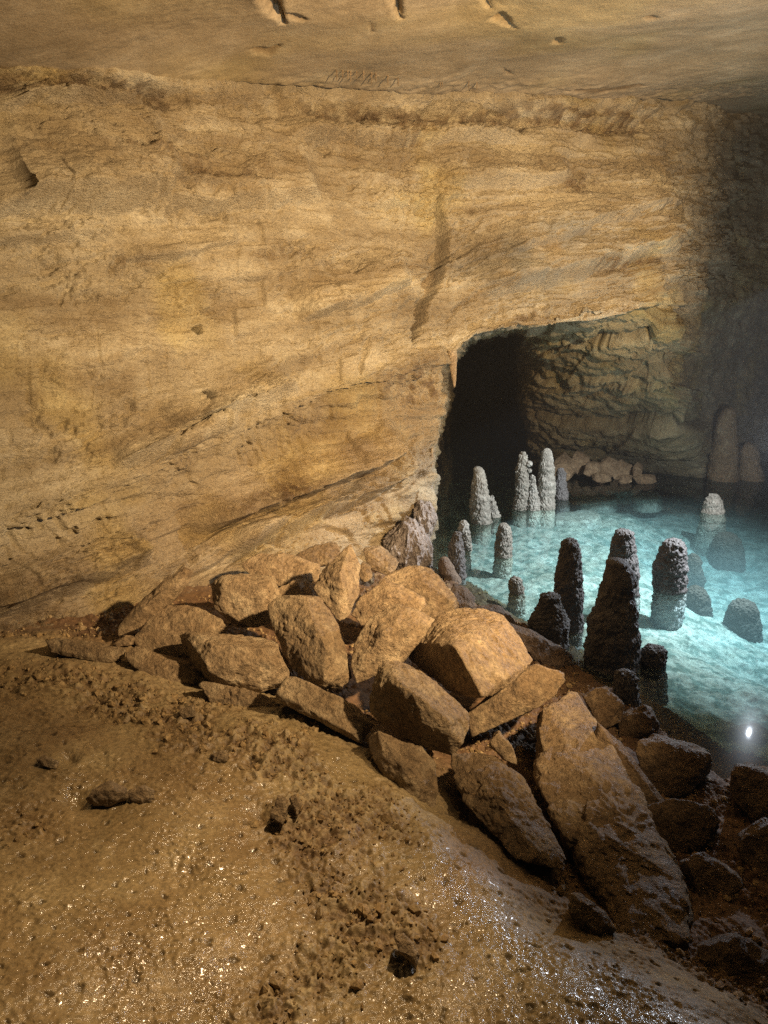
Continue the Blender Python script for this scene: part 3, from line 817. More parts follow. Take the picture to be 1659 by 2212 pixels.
B([(785, 1487), (812, 1432), (837, 1423), (874, 1429), (918, 1451), (974, 1507), (1011, 1540), (1017, 1572), (1007, 1617), (980, 1636), (924, 1621), (862, 1592), (810, 1549), (791, 1515)], 1630, .33, 'large rounded boulder in the middle front of the pile', inner=[(850, 1470, -.12), (960, 1560, -.14)], chips=6, sub=7)
B([(791, 1590), (812, 1576), (849, 1588), (912, 1613), (939, 1647), (945, 1690), (939, 1740), (930, 1774), (905, 1764), (862, 1717), (822, 1667), (797, 1622)], 1772, .22, 'pointed rock hanging tip down below the large rounded boulder', inner=[(862, 1650, -.07), (915, 1690, -.03)], chips=2)
B([(757, 1436), (766, 1390), (785, 1353), (812, 1320), (855, 1306), (893, 1310), (927, 1326), (943, 1336), (895, 1367), (876, 1403), (870, 1434), (826, 1452), (768, 1480)], 1478, .34, 'pale jagged block between the tall oblong block and the big square block', inner=[(830, 1365, -.08)], chips=4, sub=7)
B([(881, 1384, .20), (905, 1357, .18), (937, 1332, .16), (980, 1317, .14), (1037, 1312, .12), (1093, 1332, .06), (1107, 1347, .04), (1132, 1390, .02), (1154, 1428, .0), (1105, 1474, -.08), (1049, 1508, -.20), (1022, 1511, -.18), (968, 1492, .04), (918, 1455, .14), (885, 1422, .20)], 1512, .31, 'biggest square block with a bright smooth face and a dark left side', inner=[(980, 1396, -.24), (1036, 1506, -.22)], mat=M_bldr2, chips=0, power=90, sub=7, thick=.34, lump=.012, fk=0)
B([(1010, 1540), (1040, 1515), (1062, 1495), (1149, 1432), (1180, 1445), (1220, 1453), (1217, 1475), (1195, 1503), (1149, 1536), (1105, 1555), (1018, 1586)], 1586, .22, 'wedge slab with an upturned lip beneath the biggest square block', inner=[(1110, 1500, -.04)], thick=.22, chips=3, mat=M_bldr2)
B([(753, 1330), (780, 1288), (830, 1251), (868, 1263), (914, 1290), (923, 1311), (893, 1330), (855, 1330), (812, 1340), (780, 1352)], 1352, .33, 'brown angular rock just behind the pale jagged block', mat=M_bldr2, inner=[(845, 1285, -.06)], chips=4)
B([(816, 1259), (849, 1232), (893, 1220), (926, 1226), (960, 1259), (975, 1275), (1001, 1315), (949, 1345), (918, 1335), (868, 1290)], 1335, .22, 'hump-backed brown boulder at the back of the pile near the pool', mat=M_bldr2, chips=4, inner=[(920, 1262, -.06)])
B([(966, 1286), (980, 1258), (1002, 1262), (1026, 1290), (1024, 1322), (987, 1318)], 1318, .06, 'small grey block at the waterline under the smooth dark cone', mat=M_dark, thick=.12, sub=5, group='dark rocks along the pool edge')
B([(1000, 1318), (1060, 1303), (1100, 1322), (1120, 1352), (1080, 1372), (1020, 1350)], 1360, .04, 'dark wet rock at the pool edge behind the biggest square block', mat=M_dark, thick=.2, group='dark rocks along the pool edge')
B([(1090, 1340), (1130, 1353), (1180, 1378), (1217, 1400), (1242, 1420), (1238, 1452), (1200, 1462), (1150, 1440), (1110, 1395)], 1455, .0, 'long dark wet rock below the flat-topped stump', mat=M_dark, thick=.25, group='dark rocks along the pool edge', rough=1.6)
boulder([(1155, 1543), (1233, 1494), (1250, 1498), (1284, 1551), (1337, 1645), (1395, 1743), (1444, 1849), (1488, 1916), (1501, 1956), (1495, 2007), (1446, 2047), (1410, 2065), (1355, 2036), (1297, 1960), (1240, 1867), (1204, 1769), (1168, 1716), (1157, 1680)],
        (2063, depth_z(2063, .16)), (1497, depth_z(1497, .32)), thick=.20, back=.96, label='largest long slab sloping down on the right side of the pile', group=GP, chips=7, power=60, sub=7, mat=M_bldr2, rough=2.0, lump=.024)
boulder([(980, 1631), (1010, 1625), (1055, 1629), (1110, 1652), (1124, 1680), (1172, 1747), (1208, 1822), (1221, 1854), (1213, 1880), (1170, 1869), (1099, 1842), (1046, 1789), (1000, 1722), (977, 1671)],
        (1878, depth_z(1878, .22)), (1627, depth_z(1627, .34)), inner=[(1020, 1650, -.03), (1065, 1720, -.06), (1180, 1840, -.02)], thick=.20, back=.85, label='long ridged slab beside the largest slab, pointing down the slope', group=GP, chips=4, mat=M_bldr2, rough=1.7, sub=7)
B([(1051, 1609), (1068, 1578), (1082, 1576), (1110, 1614), (1119, 1660), (1099, 1651), (1068, 1625)], 1658, .30, 'small pale chip standing between the two long slabs', thick=.08, sub=5)
B([(1222, 1956), (1233, 1927), (1252, 1927), (1306, 1965), (1332, 2009), (1304, 2038), (1250, 2002)], 2035, .20, 'small brown block wedged under the lower end of the largest slab', mat=M_bldr2, thick=.12)
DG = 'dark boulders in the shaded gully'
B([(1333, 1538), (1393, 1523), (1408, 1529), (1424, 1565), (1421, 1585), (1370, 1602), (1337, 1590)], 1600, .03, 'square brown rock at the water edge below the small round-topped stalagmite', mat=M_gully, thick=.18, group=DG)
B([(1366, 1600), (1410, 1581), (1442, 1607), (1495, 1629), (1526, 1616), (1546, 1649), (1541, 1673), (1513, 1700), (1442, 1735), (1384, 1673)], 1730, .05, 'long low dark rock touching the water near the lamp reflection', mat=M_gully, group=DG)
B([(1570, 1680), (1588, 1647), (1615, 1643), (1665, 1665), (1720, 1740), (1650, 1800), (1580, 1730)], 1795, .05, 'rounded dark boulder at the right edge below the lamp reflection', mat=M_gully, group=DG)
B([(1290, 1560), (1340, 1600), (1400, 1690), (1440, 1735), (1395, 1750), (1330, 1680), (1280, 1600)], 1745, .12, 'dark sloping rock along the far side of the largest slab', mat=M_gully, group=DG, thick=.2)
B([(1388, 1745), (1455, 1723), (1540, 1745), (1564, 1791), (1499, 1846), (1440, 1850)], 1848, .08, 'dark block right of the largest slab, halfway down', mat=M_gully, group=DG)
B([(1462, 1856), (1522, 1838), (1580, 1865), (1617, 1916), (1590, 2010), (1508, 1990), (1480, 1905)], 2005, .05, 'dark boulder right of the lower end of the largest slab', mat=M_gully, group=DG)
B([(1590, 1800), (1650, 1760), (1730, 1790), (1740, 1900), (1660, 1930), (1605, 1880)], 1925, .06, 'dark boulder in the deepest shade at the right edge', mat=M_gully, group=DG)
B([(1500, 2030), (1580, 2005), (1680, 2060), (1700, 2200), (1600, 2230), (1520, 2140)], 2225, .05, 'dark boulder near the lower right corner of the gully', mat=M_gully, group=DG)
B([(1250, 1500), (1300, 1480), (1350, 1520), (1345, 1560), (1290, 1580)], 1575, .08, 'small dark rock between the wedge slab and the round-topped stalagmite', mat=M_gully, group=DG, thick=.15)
B([(518, 1217), (560, 1193), (640, 1198), (702, 1223), (692, 1257), (642, 1272), (560, 1262)], 1272, .33, 'long low brown rock at the foot of the wall behind the boxy block', mat=M_bldr2, thick=.2)
B([(628, 1205), (680, 1176), (726, 1170), (739, 1197), (720, 1228), (668, 1232)], 1232, .33, 'rounded rock at the foot of the wall behind the pointed rock', mat=M_bldr2, thick=.2)
B([(774, 1222), (785, 1214), (801, 1220), (804, 1249), (780, 1258)], 1258, .33, 'small stone right beside the pointed rock', mat=M_bldr2, thick=.08, sub=5)
B([(785, 1184), (824, 1176), (864, 1215), (845, 1245), (793, 1230)], 1245, .22, 'brown rock between the pile and the grey crusted flowstone', mat=M_bldr2, thick=.2)
B([(590, 1270), (640, 1250), (690, 1262), (700, 1290), (650, 1300), (600, 1300)], 1300, .34, 'shaded rock filling the gap behind the tall oblong block', mat=M_bldr2, thick=.15)
SG = 'small stones lying on the mud'
def stone_s(ol, py, label, **kw):
    return B(ol, py, MUD_Z + .018, label, group=SG, cat='stone', name='stone', thick=kw.pop('thick', .05), sub=5, **kw)
stone_s([(181, 1729), (206, 1697), (244, 1686), (274, 1702), (277, 1727), (239, 1743), (194, 1740)], 1741, 'grooved grey stone set in the mud, left one of the touching pair', inner=[(225, 1705, -.02), (255, 1712, -.02)])
stone_s([(276, 1710), (311, 1694), (333, 1708), (338, 1732), (289, 1737)], 1736, 'smooth pinkish stone set in the mud touching the grooved one')
stone_s([(76, 1640), (97, 1629), (130, 1645), (124, 1662), (92, 1657)], 1660, 'small pale stone on the mud near the left edge')
stone_s([(576, 1768), (600, 1714), (619, 1719), (624, 1760), (611, 1784)], 1782, 'thin upright brown stone standing in the crumbly mud')
stone_s([(622, 1723), (639, 1711), (652, 1738), (641, 1766)], 1766, 'little yellowish stone right behind the thin upright one')
stone_s([(850, 2023), (872, 2014), (913, 2066), (900, 2090), (861, 2062)], 2088, 'dark brown pointed stone lying low on the wet mud')
stone_s([(381, 1540), (422, 1519), (424, 1547), (395, 1553)], 1550, 'flat chip of stone on the mud below the flat crusty slab')
stone_s([(453, 1629), (494, 1619), (492, 1642), (460, 1647)], 1645, 'pale lump of stone in the middle of the crumbly mud band')

# far rubble under the arch, and flat slabs lying in the water
RG = 'rubble blocks on the far shore under the arch'
RL = ['low flat grey block at the left end of the far rubble heap', 'rounded brown block beside the shaded stalagmite in the far rubble', 'tall reddish block at the peak of the far rubble heap',
      'small reddish block leaning right of the tall reddish one', 'grey angular block in the middle of the far rubble heap', 'pale grey block right of the middle of the far rubble heap',
      'small dark block low in front of the far rubble heap', 'upright thin block near the right end of the far rubble', 'pale wedge at the right end of the far rubble by the water', 'brown lump low beside the pale wedge']
for i, (x, y, w, h, dd) in enumerate([(1215, 1008, 26, 20, .1), (1222, 990, 24, 24, .3), (1255, 984, 27, 26, .3), (1282, 998, 18, 22, .1), (1312, 1000, 24, 22, .2), (1345, 1004, 26, 20, .2),
                                      (1296, 1018, 20, 13, 0.), (1378, 1004, 15, 22, .1), (1392, 1024, 24, 13, 0.), (1352, 1022, 18, 12, 0.)]):
    n = 7
    y, h, w = y + 15, h * 1.3, w * (1.1 + .3 * RNG.random())
    an = np.arange(n) / n * 2 * PI + RNG.random(n) * .4
    rad = .60 + .55 * RNG.random(n)
    ol = np.stack([x + w * rad * np.cos(an), y + h * rad * np.sin(an)], -1)
    db = depth_z(1034, 0.) + dd - .1
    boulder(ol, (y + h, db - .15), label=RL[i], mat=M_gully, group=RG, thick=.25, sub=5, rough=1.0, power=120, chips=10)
SL = ['pale flat slab under water at the foot of the far rubble', 'wide pale slab under water right of the shaded stalagmite', 'submerged slab with a straight edge in front of the wide pale slab',
      'small submerged slab close to the tallest far stalagmites', 'submerged slab farthest right along the far shore', 'long submerged slab nearer the bright patch of pool floor']
for i, (x, y, w, h, z) in enumerate([(1345, 1050, 46, 13, -.04), (1270, 1046, 55, 12, -.05), (1285, 1075, 62, 13, -.08), (1215, 1062, 30, 10, -.07), (1400, 1068, 34, 12, -.08), (1245, 1115, 66, 16, -.11)]):
    n = 8
    an = np.arange(n) / n * 2 * PI + RNG.random(n) * .5
    rad = .75 + .35 * RNG.random(n)
    q = at_z(x + w * rad * np.cos(an), y + h * rad * np.sin(an), z)
    q2 = q.copy(); q2[:, 2] -= .14; q2[:, :2] = q2[:, :2].mean(0) + (q2[:, :2] - q2[:, :2].mean(0)) * 1.1
    V, F = rock_mesh(np.concatenate([q, q2]), 5, 30, 2, 1.0, 900 + i)
    o = mesh_obj('submerged_slab', V, F, M_bed, origin=np.array([V[:, 0].mean(), V[:, 1].mean(), V[:, 2].min()]), tint=np.full(V.shape, .8))
    tag(o, SL[i], 'rock slab', 'flat slabs lying in the pool')

# ------------------------------------------------------------------ stalagmites


def stalagmite(rows, py0, label, mat=None, name='stalagmite', z0=0., bed=-.46, knob=1.0, smoothcap=0., flare=1.25, knobs=(), nA=150, nH=190, smoothtip=True, silt_shade=1.1, group='stalagmites standing in the pool', seed=0, dscale=1.0):
    """rows (row, left, right) from the base up trace its two sides; it is round in plan and stands on the bed."""
    R = np.array(rows, float)
    d0 = depth_z(py0, z0)
    i0 = np.argmin(np.abs(R[:, 0] - py0))
    rb = (R[i0, 2] - R[i0, 1]) / 2 / FPX * d0
    y0 = at_z(800, py0, z0)[1] + rb * .75
    prof = []
    for (py, l, r) in rows:
        z = z_on_row(y0, py)
        dd = y0 * C15 - (z - EYE[2]) * S15
        prof.append(((((l + r) / 2) - 829.5) / FPX * dd, max((r - l) / 2 / FPX * dd, .002), z))
    prof = np.array(prof)
    # below the water
    p0 = prof[0]
    if p0[2] > bed + .05:
        lowr = [(p0[0], p0[1] * flare * 1.08, bed), (p0[0], p0[1] * (1 + flare) / 2, (bed + p0[2]) / 2)]
        prof = np.concatenate([lowr, prof])
    # resample by height with rounded top
    A, _ = pchip(prof, [24] * (len(prof) - 1))
    L = np.concatenate([[0], np.cumsum(np.hypot(np.diff(A[:, 2]), np.diff(A[:, 1])))])
    t = np.linspace(0, L[-1], nH)
    cx, rad, z = (np.interp(t, L, A[:, j]) for j in range(3))
    zs_, rs_ = prof[-2, 2], max(prof[-2, 1], prof[-1, 1])
    if smoothtip:
        zs_, rs_ = prof[-3, 2], prof[-3, 1]
    u = np.clip((z - zs_) / (prof[-1, 2] - zs_), 0, 1)
    rad = np.where(z > zs_, np.maximum(rad * .0, rs_ * np.sqrt(np.maximum(1 - u ** 2.2, 0))), rad)
    an = np.arange(nA) / nA * 2 * PI
    V = np.stack([cx[:, None] + rad[:, None] * np.cos(an), y0 + rad[:, None] * np.sin(an), np.broadcast_to(z[:, None], (nH, nA))], -1)
    s = seed * 5.3
    nr = np.stack([np.broadcast_to(np.cos(an), (nH, nA)), np.broadcast_to(np.sin(an), (nH, nA)), 0 * V[..., 2]], -1)
    size = rad.max()
    sc = 1 / (.018 * dscale)
    w1, _ = worley(V * np.array([sc, sc, sc * .8]) * .55 + s, seed)
    w2, _ = worley(V * np.array([sc, sc, sc * .8]) * 1.25 + s, seed + 3)
    w3 = fbm(V * np.array([95, 95, 70.]) + s, 3, seed + 5)
    kn = (.55 - w1) * .012 * dscale * knob + (.5 - w2) * .010 * dscale * knob + .006 * w3 * knob
    capm = 1 - smoothcap * sstep(prof[-1, 2] - .35 * (prof[-1, 2] - z0), prof[-1, 2] - .1 * (prof[-1, 2] - z0), V[..., 2])
    disp = kn * capm + .07 * size * fbm(V / size * .8 + s, 3, seed) + .05 * size * fbm(np.stack([V[..., 0] / size * .5, V[..., 1] / size * .5, V[..., 2] / size * 1.6], -1) + s, 2, seed + 9)
    disp = disp + (.05 * size * perlin(np.stack([V[..., 0] * 3 + s, V[..., 1] * 3, V[..., 2] * 22], -1), seed + 2)) * capm
    disp *= sstep(0, .25, (rad / size))[:, None]
    V = V + nr * disp[..., None]
    V[..., 2] += (kn * capm * .6) * sstep(.8, .3, rad / size)[:, None]
    V = V.reshape(-1, 3)
    i = np.arange(nH - 1)[:, None] * nA; j = np.arange(nA)[None, :]; j2 = (j + 1) % nA
    F = np.stack([i + j, i + j2, i + nA + j2, i + nA + j], -1).reshape(-1, 4)
    # close the tip with a fan of thin quads
    tip = len(V); V = np.concatenate([V, [[cx[-1], y0, z[-1] + .002]]])
    jj = np.arange(0, nA, 2); last = (nH - 1) * nA
    F = np.concatenate([F, np.stack([last + jj, last + (jj + 1) % nA, last + (jj + 2) % nA, np.full(len(jj), tip)], -1)])
    o3 = np.array([cx[0], y0, bed])
    ti = 1 + (silt_shade * sstep(.004, -.012, V[:, 2]))[:, None] * np.array([1., 1.05, 1.05])  # below water: pale silt; negative values put dimness into the colour
    o = mesh_obj(name, V, F, mat or M_stal, origin=o3, tint=ti)
    tag(o, label, 'stalagmite', group)
    for (kx, ky, kr) in knobs:
        zz = z_on_row(y0 - size * .3, ky); dd = (y0 - size * .3) * C15 - (zz - EYE[2]) * S15
        c = np.array([(kx - 829.5) / FPX * dd, y0 - size * .3, zz]); rr_ = kr / FPX * dd
        U, Fk = sphere(5)
        v = U * rr_ * (1 + .25 * fbm(U * 1.5 + kx, 3, 3))[:, None] + c
        ko = mesh_obj('knob', v, Fk, mat or M_stal, origin=c, parent=o, tint=np.ones((len(v), 3)))
    return o


ST = [
    ([(1133, 1017, 1060), (1094, 1016, 1058), (1062, 1017, 1055), (1036, 1021, 1051), (1020, 1023, 1047), (1011, 1026, 1039), (1007.6, 1031, 1033)], 1133, 'tall pale knobbly stalagmite standing alone left of the far cluster', M_stal, dict(smoothcap=.6)),
    ([(1118, 1054, 1080), (1098, 1055, 1074), (1082, 1057, 1069), (1073, 1060, 1066), (1069.5, 1062.5, 1064)], 1118, 'small stub grown against the right side of the lone tall pale stalagmite', M_stal, {}),
    ([(1102, 1107, 1138), (1070, 1113, 1142), (1036, 1115, 1142), (1013, 1116, 1140), (992, 1120, 1139), (981, 1123, 1135), (974.8, 1128, 1131)], 1102, 'pale cluster stalagmite with lumps on its right side, left one of the far cluster', M_stal, dict(knobs=((1143, 1002, 7.), (1144, 1017, 5.)), knob=1.3)),
    ([(1102.7, 1137, 1168), (1070, 1143, 1162), (1047, 1145, 1158), (1032, 1147, 1154), (1026, 1149, 1151)], 1102.7, 'short thin stalagmite squeezed in the middle of the far cluster', M_stal, dict(knob=1.2)),
    ([(1101, 1161, 1198), (1059, 1162, 1198), (1013, 1164, 1197), (986, 1169, 1192), (974, 1175, 1187), (967.5, 1180, 1183)], 1101, 'tallest smooth-topped stalagmite on the right of the far cluster', M_stal, dict(smoothcap=.5)),
    ([(1080, 1197, 1229), (1048, 1199, 1224), (1025, 1202, 1222), (1015, 1207, 1217), (1011, 1211, 1213)], 1080, 'short shaded stalagmite just behind the far cluster', M_stald, {}),
    ([(1190, 1000, 1018), (1162, 995, 1017), (1144, 990, 1013), (1131, 995, 1009), (1123, 1001, 1004)], 1190, 'slim pale stalagmite peeking from behind the slim dark one', M_stal, dict(smoothcap=.5)),
    ([(1251, 976, 1006), (1208, 968, 1004), (1180, 970, 1001), (1162, 976, 997), (1152, 983, 993), (1147.6, 987, 989)], 1251, 'slim dark stalagmite with a pale right edge near the rock pile', M_stald, {}),
    ([(1264, 960, 998), (1231, 948, 984), (1213, 949, 973), (1205, 954, 966), (1202, 959, 961)], 1262, 'smooth dark leaning cone at the waterline beside the rock pile', M_dark, dict(knob=.15)),
    ([(1204.7, 1068, 1105), (1174, 1069, 1106), (1151, 1074, 1103), (1137, 1079, 1097), (1129, 1086, 1090)], 1204.7, 'round-topped stalagmite with a yellowish lit side in the clear turquoise water', M_stal, dict(smoothcap=.5, flare=1.5)),
    ([(1284, 1100, 1132), (1265, 1100, 1130), (1252, 1105, 1123), (1245, 1111, 1116)], 1284, 'smallest emerging stalagmite knob in front of the bright green water', M_stal, dict(flare=1.8)),
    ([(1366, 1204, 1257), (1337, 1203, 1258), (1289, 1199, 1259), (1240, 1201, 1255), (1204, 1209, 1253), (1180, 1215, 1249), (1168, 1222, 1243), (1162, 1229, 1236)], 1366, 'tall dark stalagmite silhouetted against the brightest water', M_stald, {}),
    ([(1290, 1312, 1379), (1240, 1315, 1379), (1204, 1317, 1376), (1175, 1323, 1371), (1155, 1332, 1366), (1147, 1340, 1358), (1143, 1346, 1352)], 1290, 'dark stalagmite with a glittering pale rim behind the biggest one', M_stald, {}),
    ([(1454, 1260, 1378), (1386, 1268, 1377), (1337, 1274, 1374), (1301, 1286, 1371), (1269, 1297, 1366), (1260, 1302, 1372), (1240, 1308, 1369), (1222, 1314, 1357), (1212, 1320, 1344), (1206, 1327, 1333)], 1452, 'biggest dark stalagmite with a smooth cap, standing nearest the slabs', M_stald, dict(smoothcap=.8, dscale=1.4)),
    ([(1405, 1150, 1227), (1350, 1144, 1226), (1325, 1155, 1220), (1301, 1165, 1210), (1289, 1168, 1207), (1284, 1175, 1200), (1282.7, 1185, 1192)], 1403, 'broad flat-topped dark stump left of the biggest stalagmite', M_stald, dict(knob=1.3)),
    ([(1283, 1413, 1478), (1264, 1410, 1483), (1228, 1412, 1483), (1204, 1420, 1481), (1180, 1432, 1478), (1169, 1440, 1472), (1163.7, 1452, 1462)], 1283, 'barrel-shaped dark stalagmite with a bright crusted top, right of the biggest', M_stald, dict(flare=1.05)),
    ([(1110.7, 1517, 1562), (1091, 1522, 1560), (1074, 1530, 1555), (1066.5, 1540, 1545)], 1110.7, 'pale tip of a stalagmite breaking the water far right', M_stal, dict(flare=1.7, silt_shade=.15)),
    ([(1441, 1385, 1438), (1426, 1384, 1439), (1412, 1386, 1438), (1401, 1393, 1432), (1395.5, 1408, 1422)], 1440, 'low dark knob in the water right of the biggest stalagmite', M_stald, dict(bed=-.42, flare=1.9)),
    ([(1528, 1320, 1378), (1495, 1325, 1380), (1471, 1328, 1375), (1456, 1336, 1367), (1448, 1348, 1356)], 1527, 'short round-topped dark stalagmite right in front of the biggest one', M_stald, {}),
    ([(1040, 1528, 1594), (1000, 1533, 1591), (948, 1543, 1591), (909, 1551, 1590), (890, 1562, 1587), (879, 1573, 1580)], 1040, 'tall faint stalagmite standing in the mist at the right edge', M_bldr2, dict(knob=.6)),
    ([(1040, 1595, 1650), (1000, 1598, 1640), (970, 1606, 1632), (956, 1616, 1622)], 1040, 'shorter faint stalagmite in the mist beside the tall one', M_bldr2, dict(knob=.6)),
]
for i, (rows, py0, lab, mt, kw) in enumerate(ST):
    kw.setdefault('silt_shade', 2.4 if mt is M_stald else 1.3)
    stalagmite(rows, py0, lab, mt, seed=i * 7 + 1, **kw)
SUBM = [
    ([(1212, 1536, 1606), (1180, 1544, 1602), (1160, 1556, 1590), (1150, 1568, 1576)], 1212, 'drowned stalagmite dome just under the water below the far right tip', M_stal),
    ([(1340, 1478, 1536), (1300, 1480, 1533), (1280, 1486, 1526), (1266, 1500, 1508)], 1340, 'drowned dark stalagmite right of the barrel-shaped one', M_stald),
    ([(1362, 1566, 1642), (1330, 1572, 1638), (1308, 1582, 1628), (1295, 1600, 1612)], 1362, 'drowned wide dark stump near the right edge', M_stald),
    ([(1256, 1478, 1520), (1220, 1484, 1515), (1204, 1490, 1508), (1196, 1497, 1501)], 1256, 'drowned pale stalagmite touching the barrel-shaped one from behind', M_stal),
]
for i, (rows, py0, lab, mt) in enumerate(SUBM):
    ztop = -.13
    ytop = at_z(800, rows[-1][0], ztop)[1]
    zb = float(z_on_row(ytop - .1, py0))
    stalagmite(rows, py0, lab, M_bed, silt_shade=-.78, z0=max(zb, -.34), bed=-.46, seed=300 + i * 7, flare=1.05, group='drowned stalagmites')  # dim look of the drowned mounds is put into their colour

# ------------------------------------------------------------------ crusted flowstone at the wall's end, drips, soda straws


def crusty(outline, d, thick, label, seed, name='flowstone', amp=1.0):
    O = np.array(outline, float); c = O.mean(0)
    Bk = c + (O - c) * .8; Fk = c + (O - c) * .6
    Q = np.concatenate([at(O[:, 0], O[:, 1], d + 0 * O[:, 0]), at(Bk[:, 0], Bk[:, 1], d + thick + 0 * O[:, 0]), at(Fk[:, 0], Fk[:, 1], d - .25 * thick + 0 * O[:, 0])])
    V, F = rock_mesh(Q, 7, 14, 3, 1.5, seed)
    m0 = V.mean(0); dirn = (V - m0) / np.linalg.norm(V - m0, axis=1, keepdims=True)
    rg = ridged(V * np.array([16, 16, 5.]), 3, seed); w1, _ = worley(V * np.array([26, 26, 18.]), seed)
    V = V + dirn * (amp * (.016 * rg + .022 * (.5 - w1)))[:, None]
    o = mesh_obj(name, V, F, M_crust, origin=np.array([V[:, 0].mean(), V[:, 1].mean(), V[:, 2].min()]))
    return tag(o, label, 'flowstone', 'crusted flowstone at the end of the wall')


crusty([(874, 1122), (895, 1122), (912, 1152), (928, 1176), (933, 1212), (921, 1236), (895, 1240), (866, 1240), (841, 1215), (825, 1178), (861, 1147)], 4.95, .35, 'grey crusty flowstone skirt spreading at the foot of the wall beside the pool', 501)
crusty([(893, 1105), (912, 1080), (928, 1090), (940, 1115), (930, 1160), (912, 1165), (898, 1130)], 5.12, .25, 'brown fringe of flowstone hanging above the grey skirt', 511)
crusty([(872, 1092), (890, 1045), (912, 1015), (930, 1015), (932, 1060), (927, 1095), (895, 1115)], 5.32, .25, 'rough purplish crust on the undercut edge of the wall', 521, amp=.8)


def drip(px, y0, y1, w, d, label, lean=0., group=None):
    """a hanging stalactite from row y0 down to y1."""
    p0 = at(px, y0, d); p1 = at(px + lean, y1, d)
    nA, nH = 14, 22
    t = np.linspace(-.35, 1, nH)
    r = (w / FPX * d) * np.clip(1.05 - .75 * np.clip(t, 0, 1), .15, 2) * (1 + .35 * np.clip(-t, 0, 1))
    r[-1] *= .4
    an = np.arange(nA) / nA * 2 * PI
    c = p0 + (p1 - p0) * t[:, None]; c[:, 1] = p0[1]
    V = np.stack([c[:, 0:1] + r[:, None] * np.cos(an), c[:, 1:2] + r[:, None] * np.sin(an), np.broadcast_to(c[:, 2:3], (nH, nA))], -1)
    V = V + .10 * (w / FPX * d) * fbm(V * 40, 2, int(px))[..., None]
    i = np.arange(nH - 1)[:, None] * nA; j = np.arange(nA)[None, :]; j2 = (j + 1) % nA
    F = np.stack([i + j, i + nA + j, i + nA + j2, i + j2], -1).reshape(-1, 4)
    o = mesh_obj('stalactite', V.reshape(-1, 3), F, M_bldr, origin=V[0].mean(0))
    return tag(o, label, 'stalactite', group)


for o in (drip(978, 778, 838, 9, 5.27, 'thick brown stalactite hanging from the left shoulder of the arch', 5), drip(933, 982, 1025, 3.2, 5.34, 'thin pale stalactite hanging from the lower corner of the wall')):
    o.data.materials[0] = M_bldr
# soda straws where the wall meets the ceiling: nothing tells one from the next
for i, x in enumerate([728, 741, 752, 758, 771, 786, 803, 812, 838, 860, 951, 955, 1012, 1030]):
    d = 4.6 + (x - 700) * .002
    P0 = at(x, 196 + 6 * RNG.random(), d)
    zc = float(ceil_z(np.array(P0[0]), np.array(P0[1]))) - .02
    L = .012 + .022 * RNG.random()
    nA = 8; an = np.arange(nA) / nA * 2 * PI
    zz = np.array([zc + .12, zc - L * .5, zc - L]); rr_ = np.array([.006, .004, .0025])
    V = np.stack([P0[0] + rr_[:, None] * np.cos(an), P0[1] + rr_[:, None] * np.sin(an), np.broadcast_to(zz[:, None], (3, nA))], -1)
    i_ = np.arange(2)[:, None] * nA; j = np.arange(nA)[None, :]; j2 = (j + 1) % nA
    F = np.stack([i_ + j, i_ + nA + j, i_ + nA + j2, i_ + j2], -1).reshape(-1, 4)
    o = mesh_obj('soda_straw', V.reshape(-1, 3), F, M_bldr, origin=V[0].mean(0))
    tag(o, 'tiny pale soda straw hanging in the row along the rim of the ceiling', 'soda straw', 'soda straws along the ceiling rim')

# ------------------------------------------------------------------ mist
k = N('mist')
pv = k.n('ShaderNodeVolumePrincipled')
pv.inputs['Color'].default_value = (.9, .9, .9, 1); pv.inputs['Density'].default_value = .0032
pv.inputs['Anisotropy'].default_value = .3
k.l(pv.outputs[0], k.out.inputs['Volume'])
bm = bmesh.new(); bmesh.ops.create_cube(bm, size=1)
me = bpy.data.meshes.new('haze'); bm.to_mesh(me); bm.free(); me.materials.append(k.m)
hz = bpy.data.objects.new('haze', me); COL.objects.link(hz)
hz.location = (2.5, 12.2, 2.0); hz.scale = (18, 34, 8)
tag(hz, 'faint mist hanging in the cave air', 'mist', kind='stuff')

# ------------------------------------------------------------------ lamps


def aim(o, target):
    o.rotation_euler = (Vector(target) - Vector(o.location)).to_track_quat('-Z', 'Y').to_euler()


def spot(name, loc, tgt, watts, colour, deg, blend, radius):
    l = bpy.data.lights.new(name, 'SPOT'); l.energy = watts; l.color = colour
    l.spot_size = math.radians(deg); l.spot_blend = blend; l.shadow_soft_size = radius
    o = bpy.data.objects.new(name, l); o.location = loc; COL.objects.link(o); aim(o, tgt)
    return o


WARM = (1.0, .72, .42)
WL = np.array([1.7, 1.15, 2.35])
spot('warm_path_lamp', WL, (.4, 5.1, 1.5), 1900, WARM, 116, 1.0, .052)
spot('mud_fill_light', (.5, 1.7, 2.5), (-.50, 1.36, .36), 215, WARM, 50, 1.0, .03)  # added fill that brightens the mud, no such lamp is known
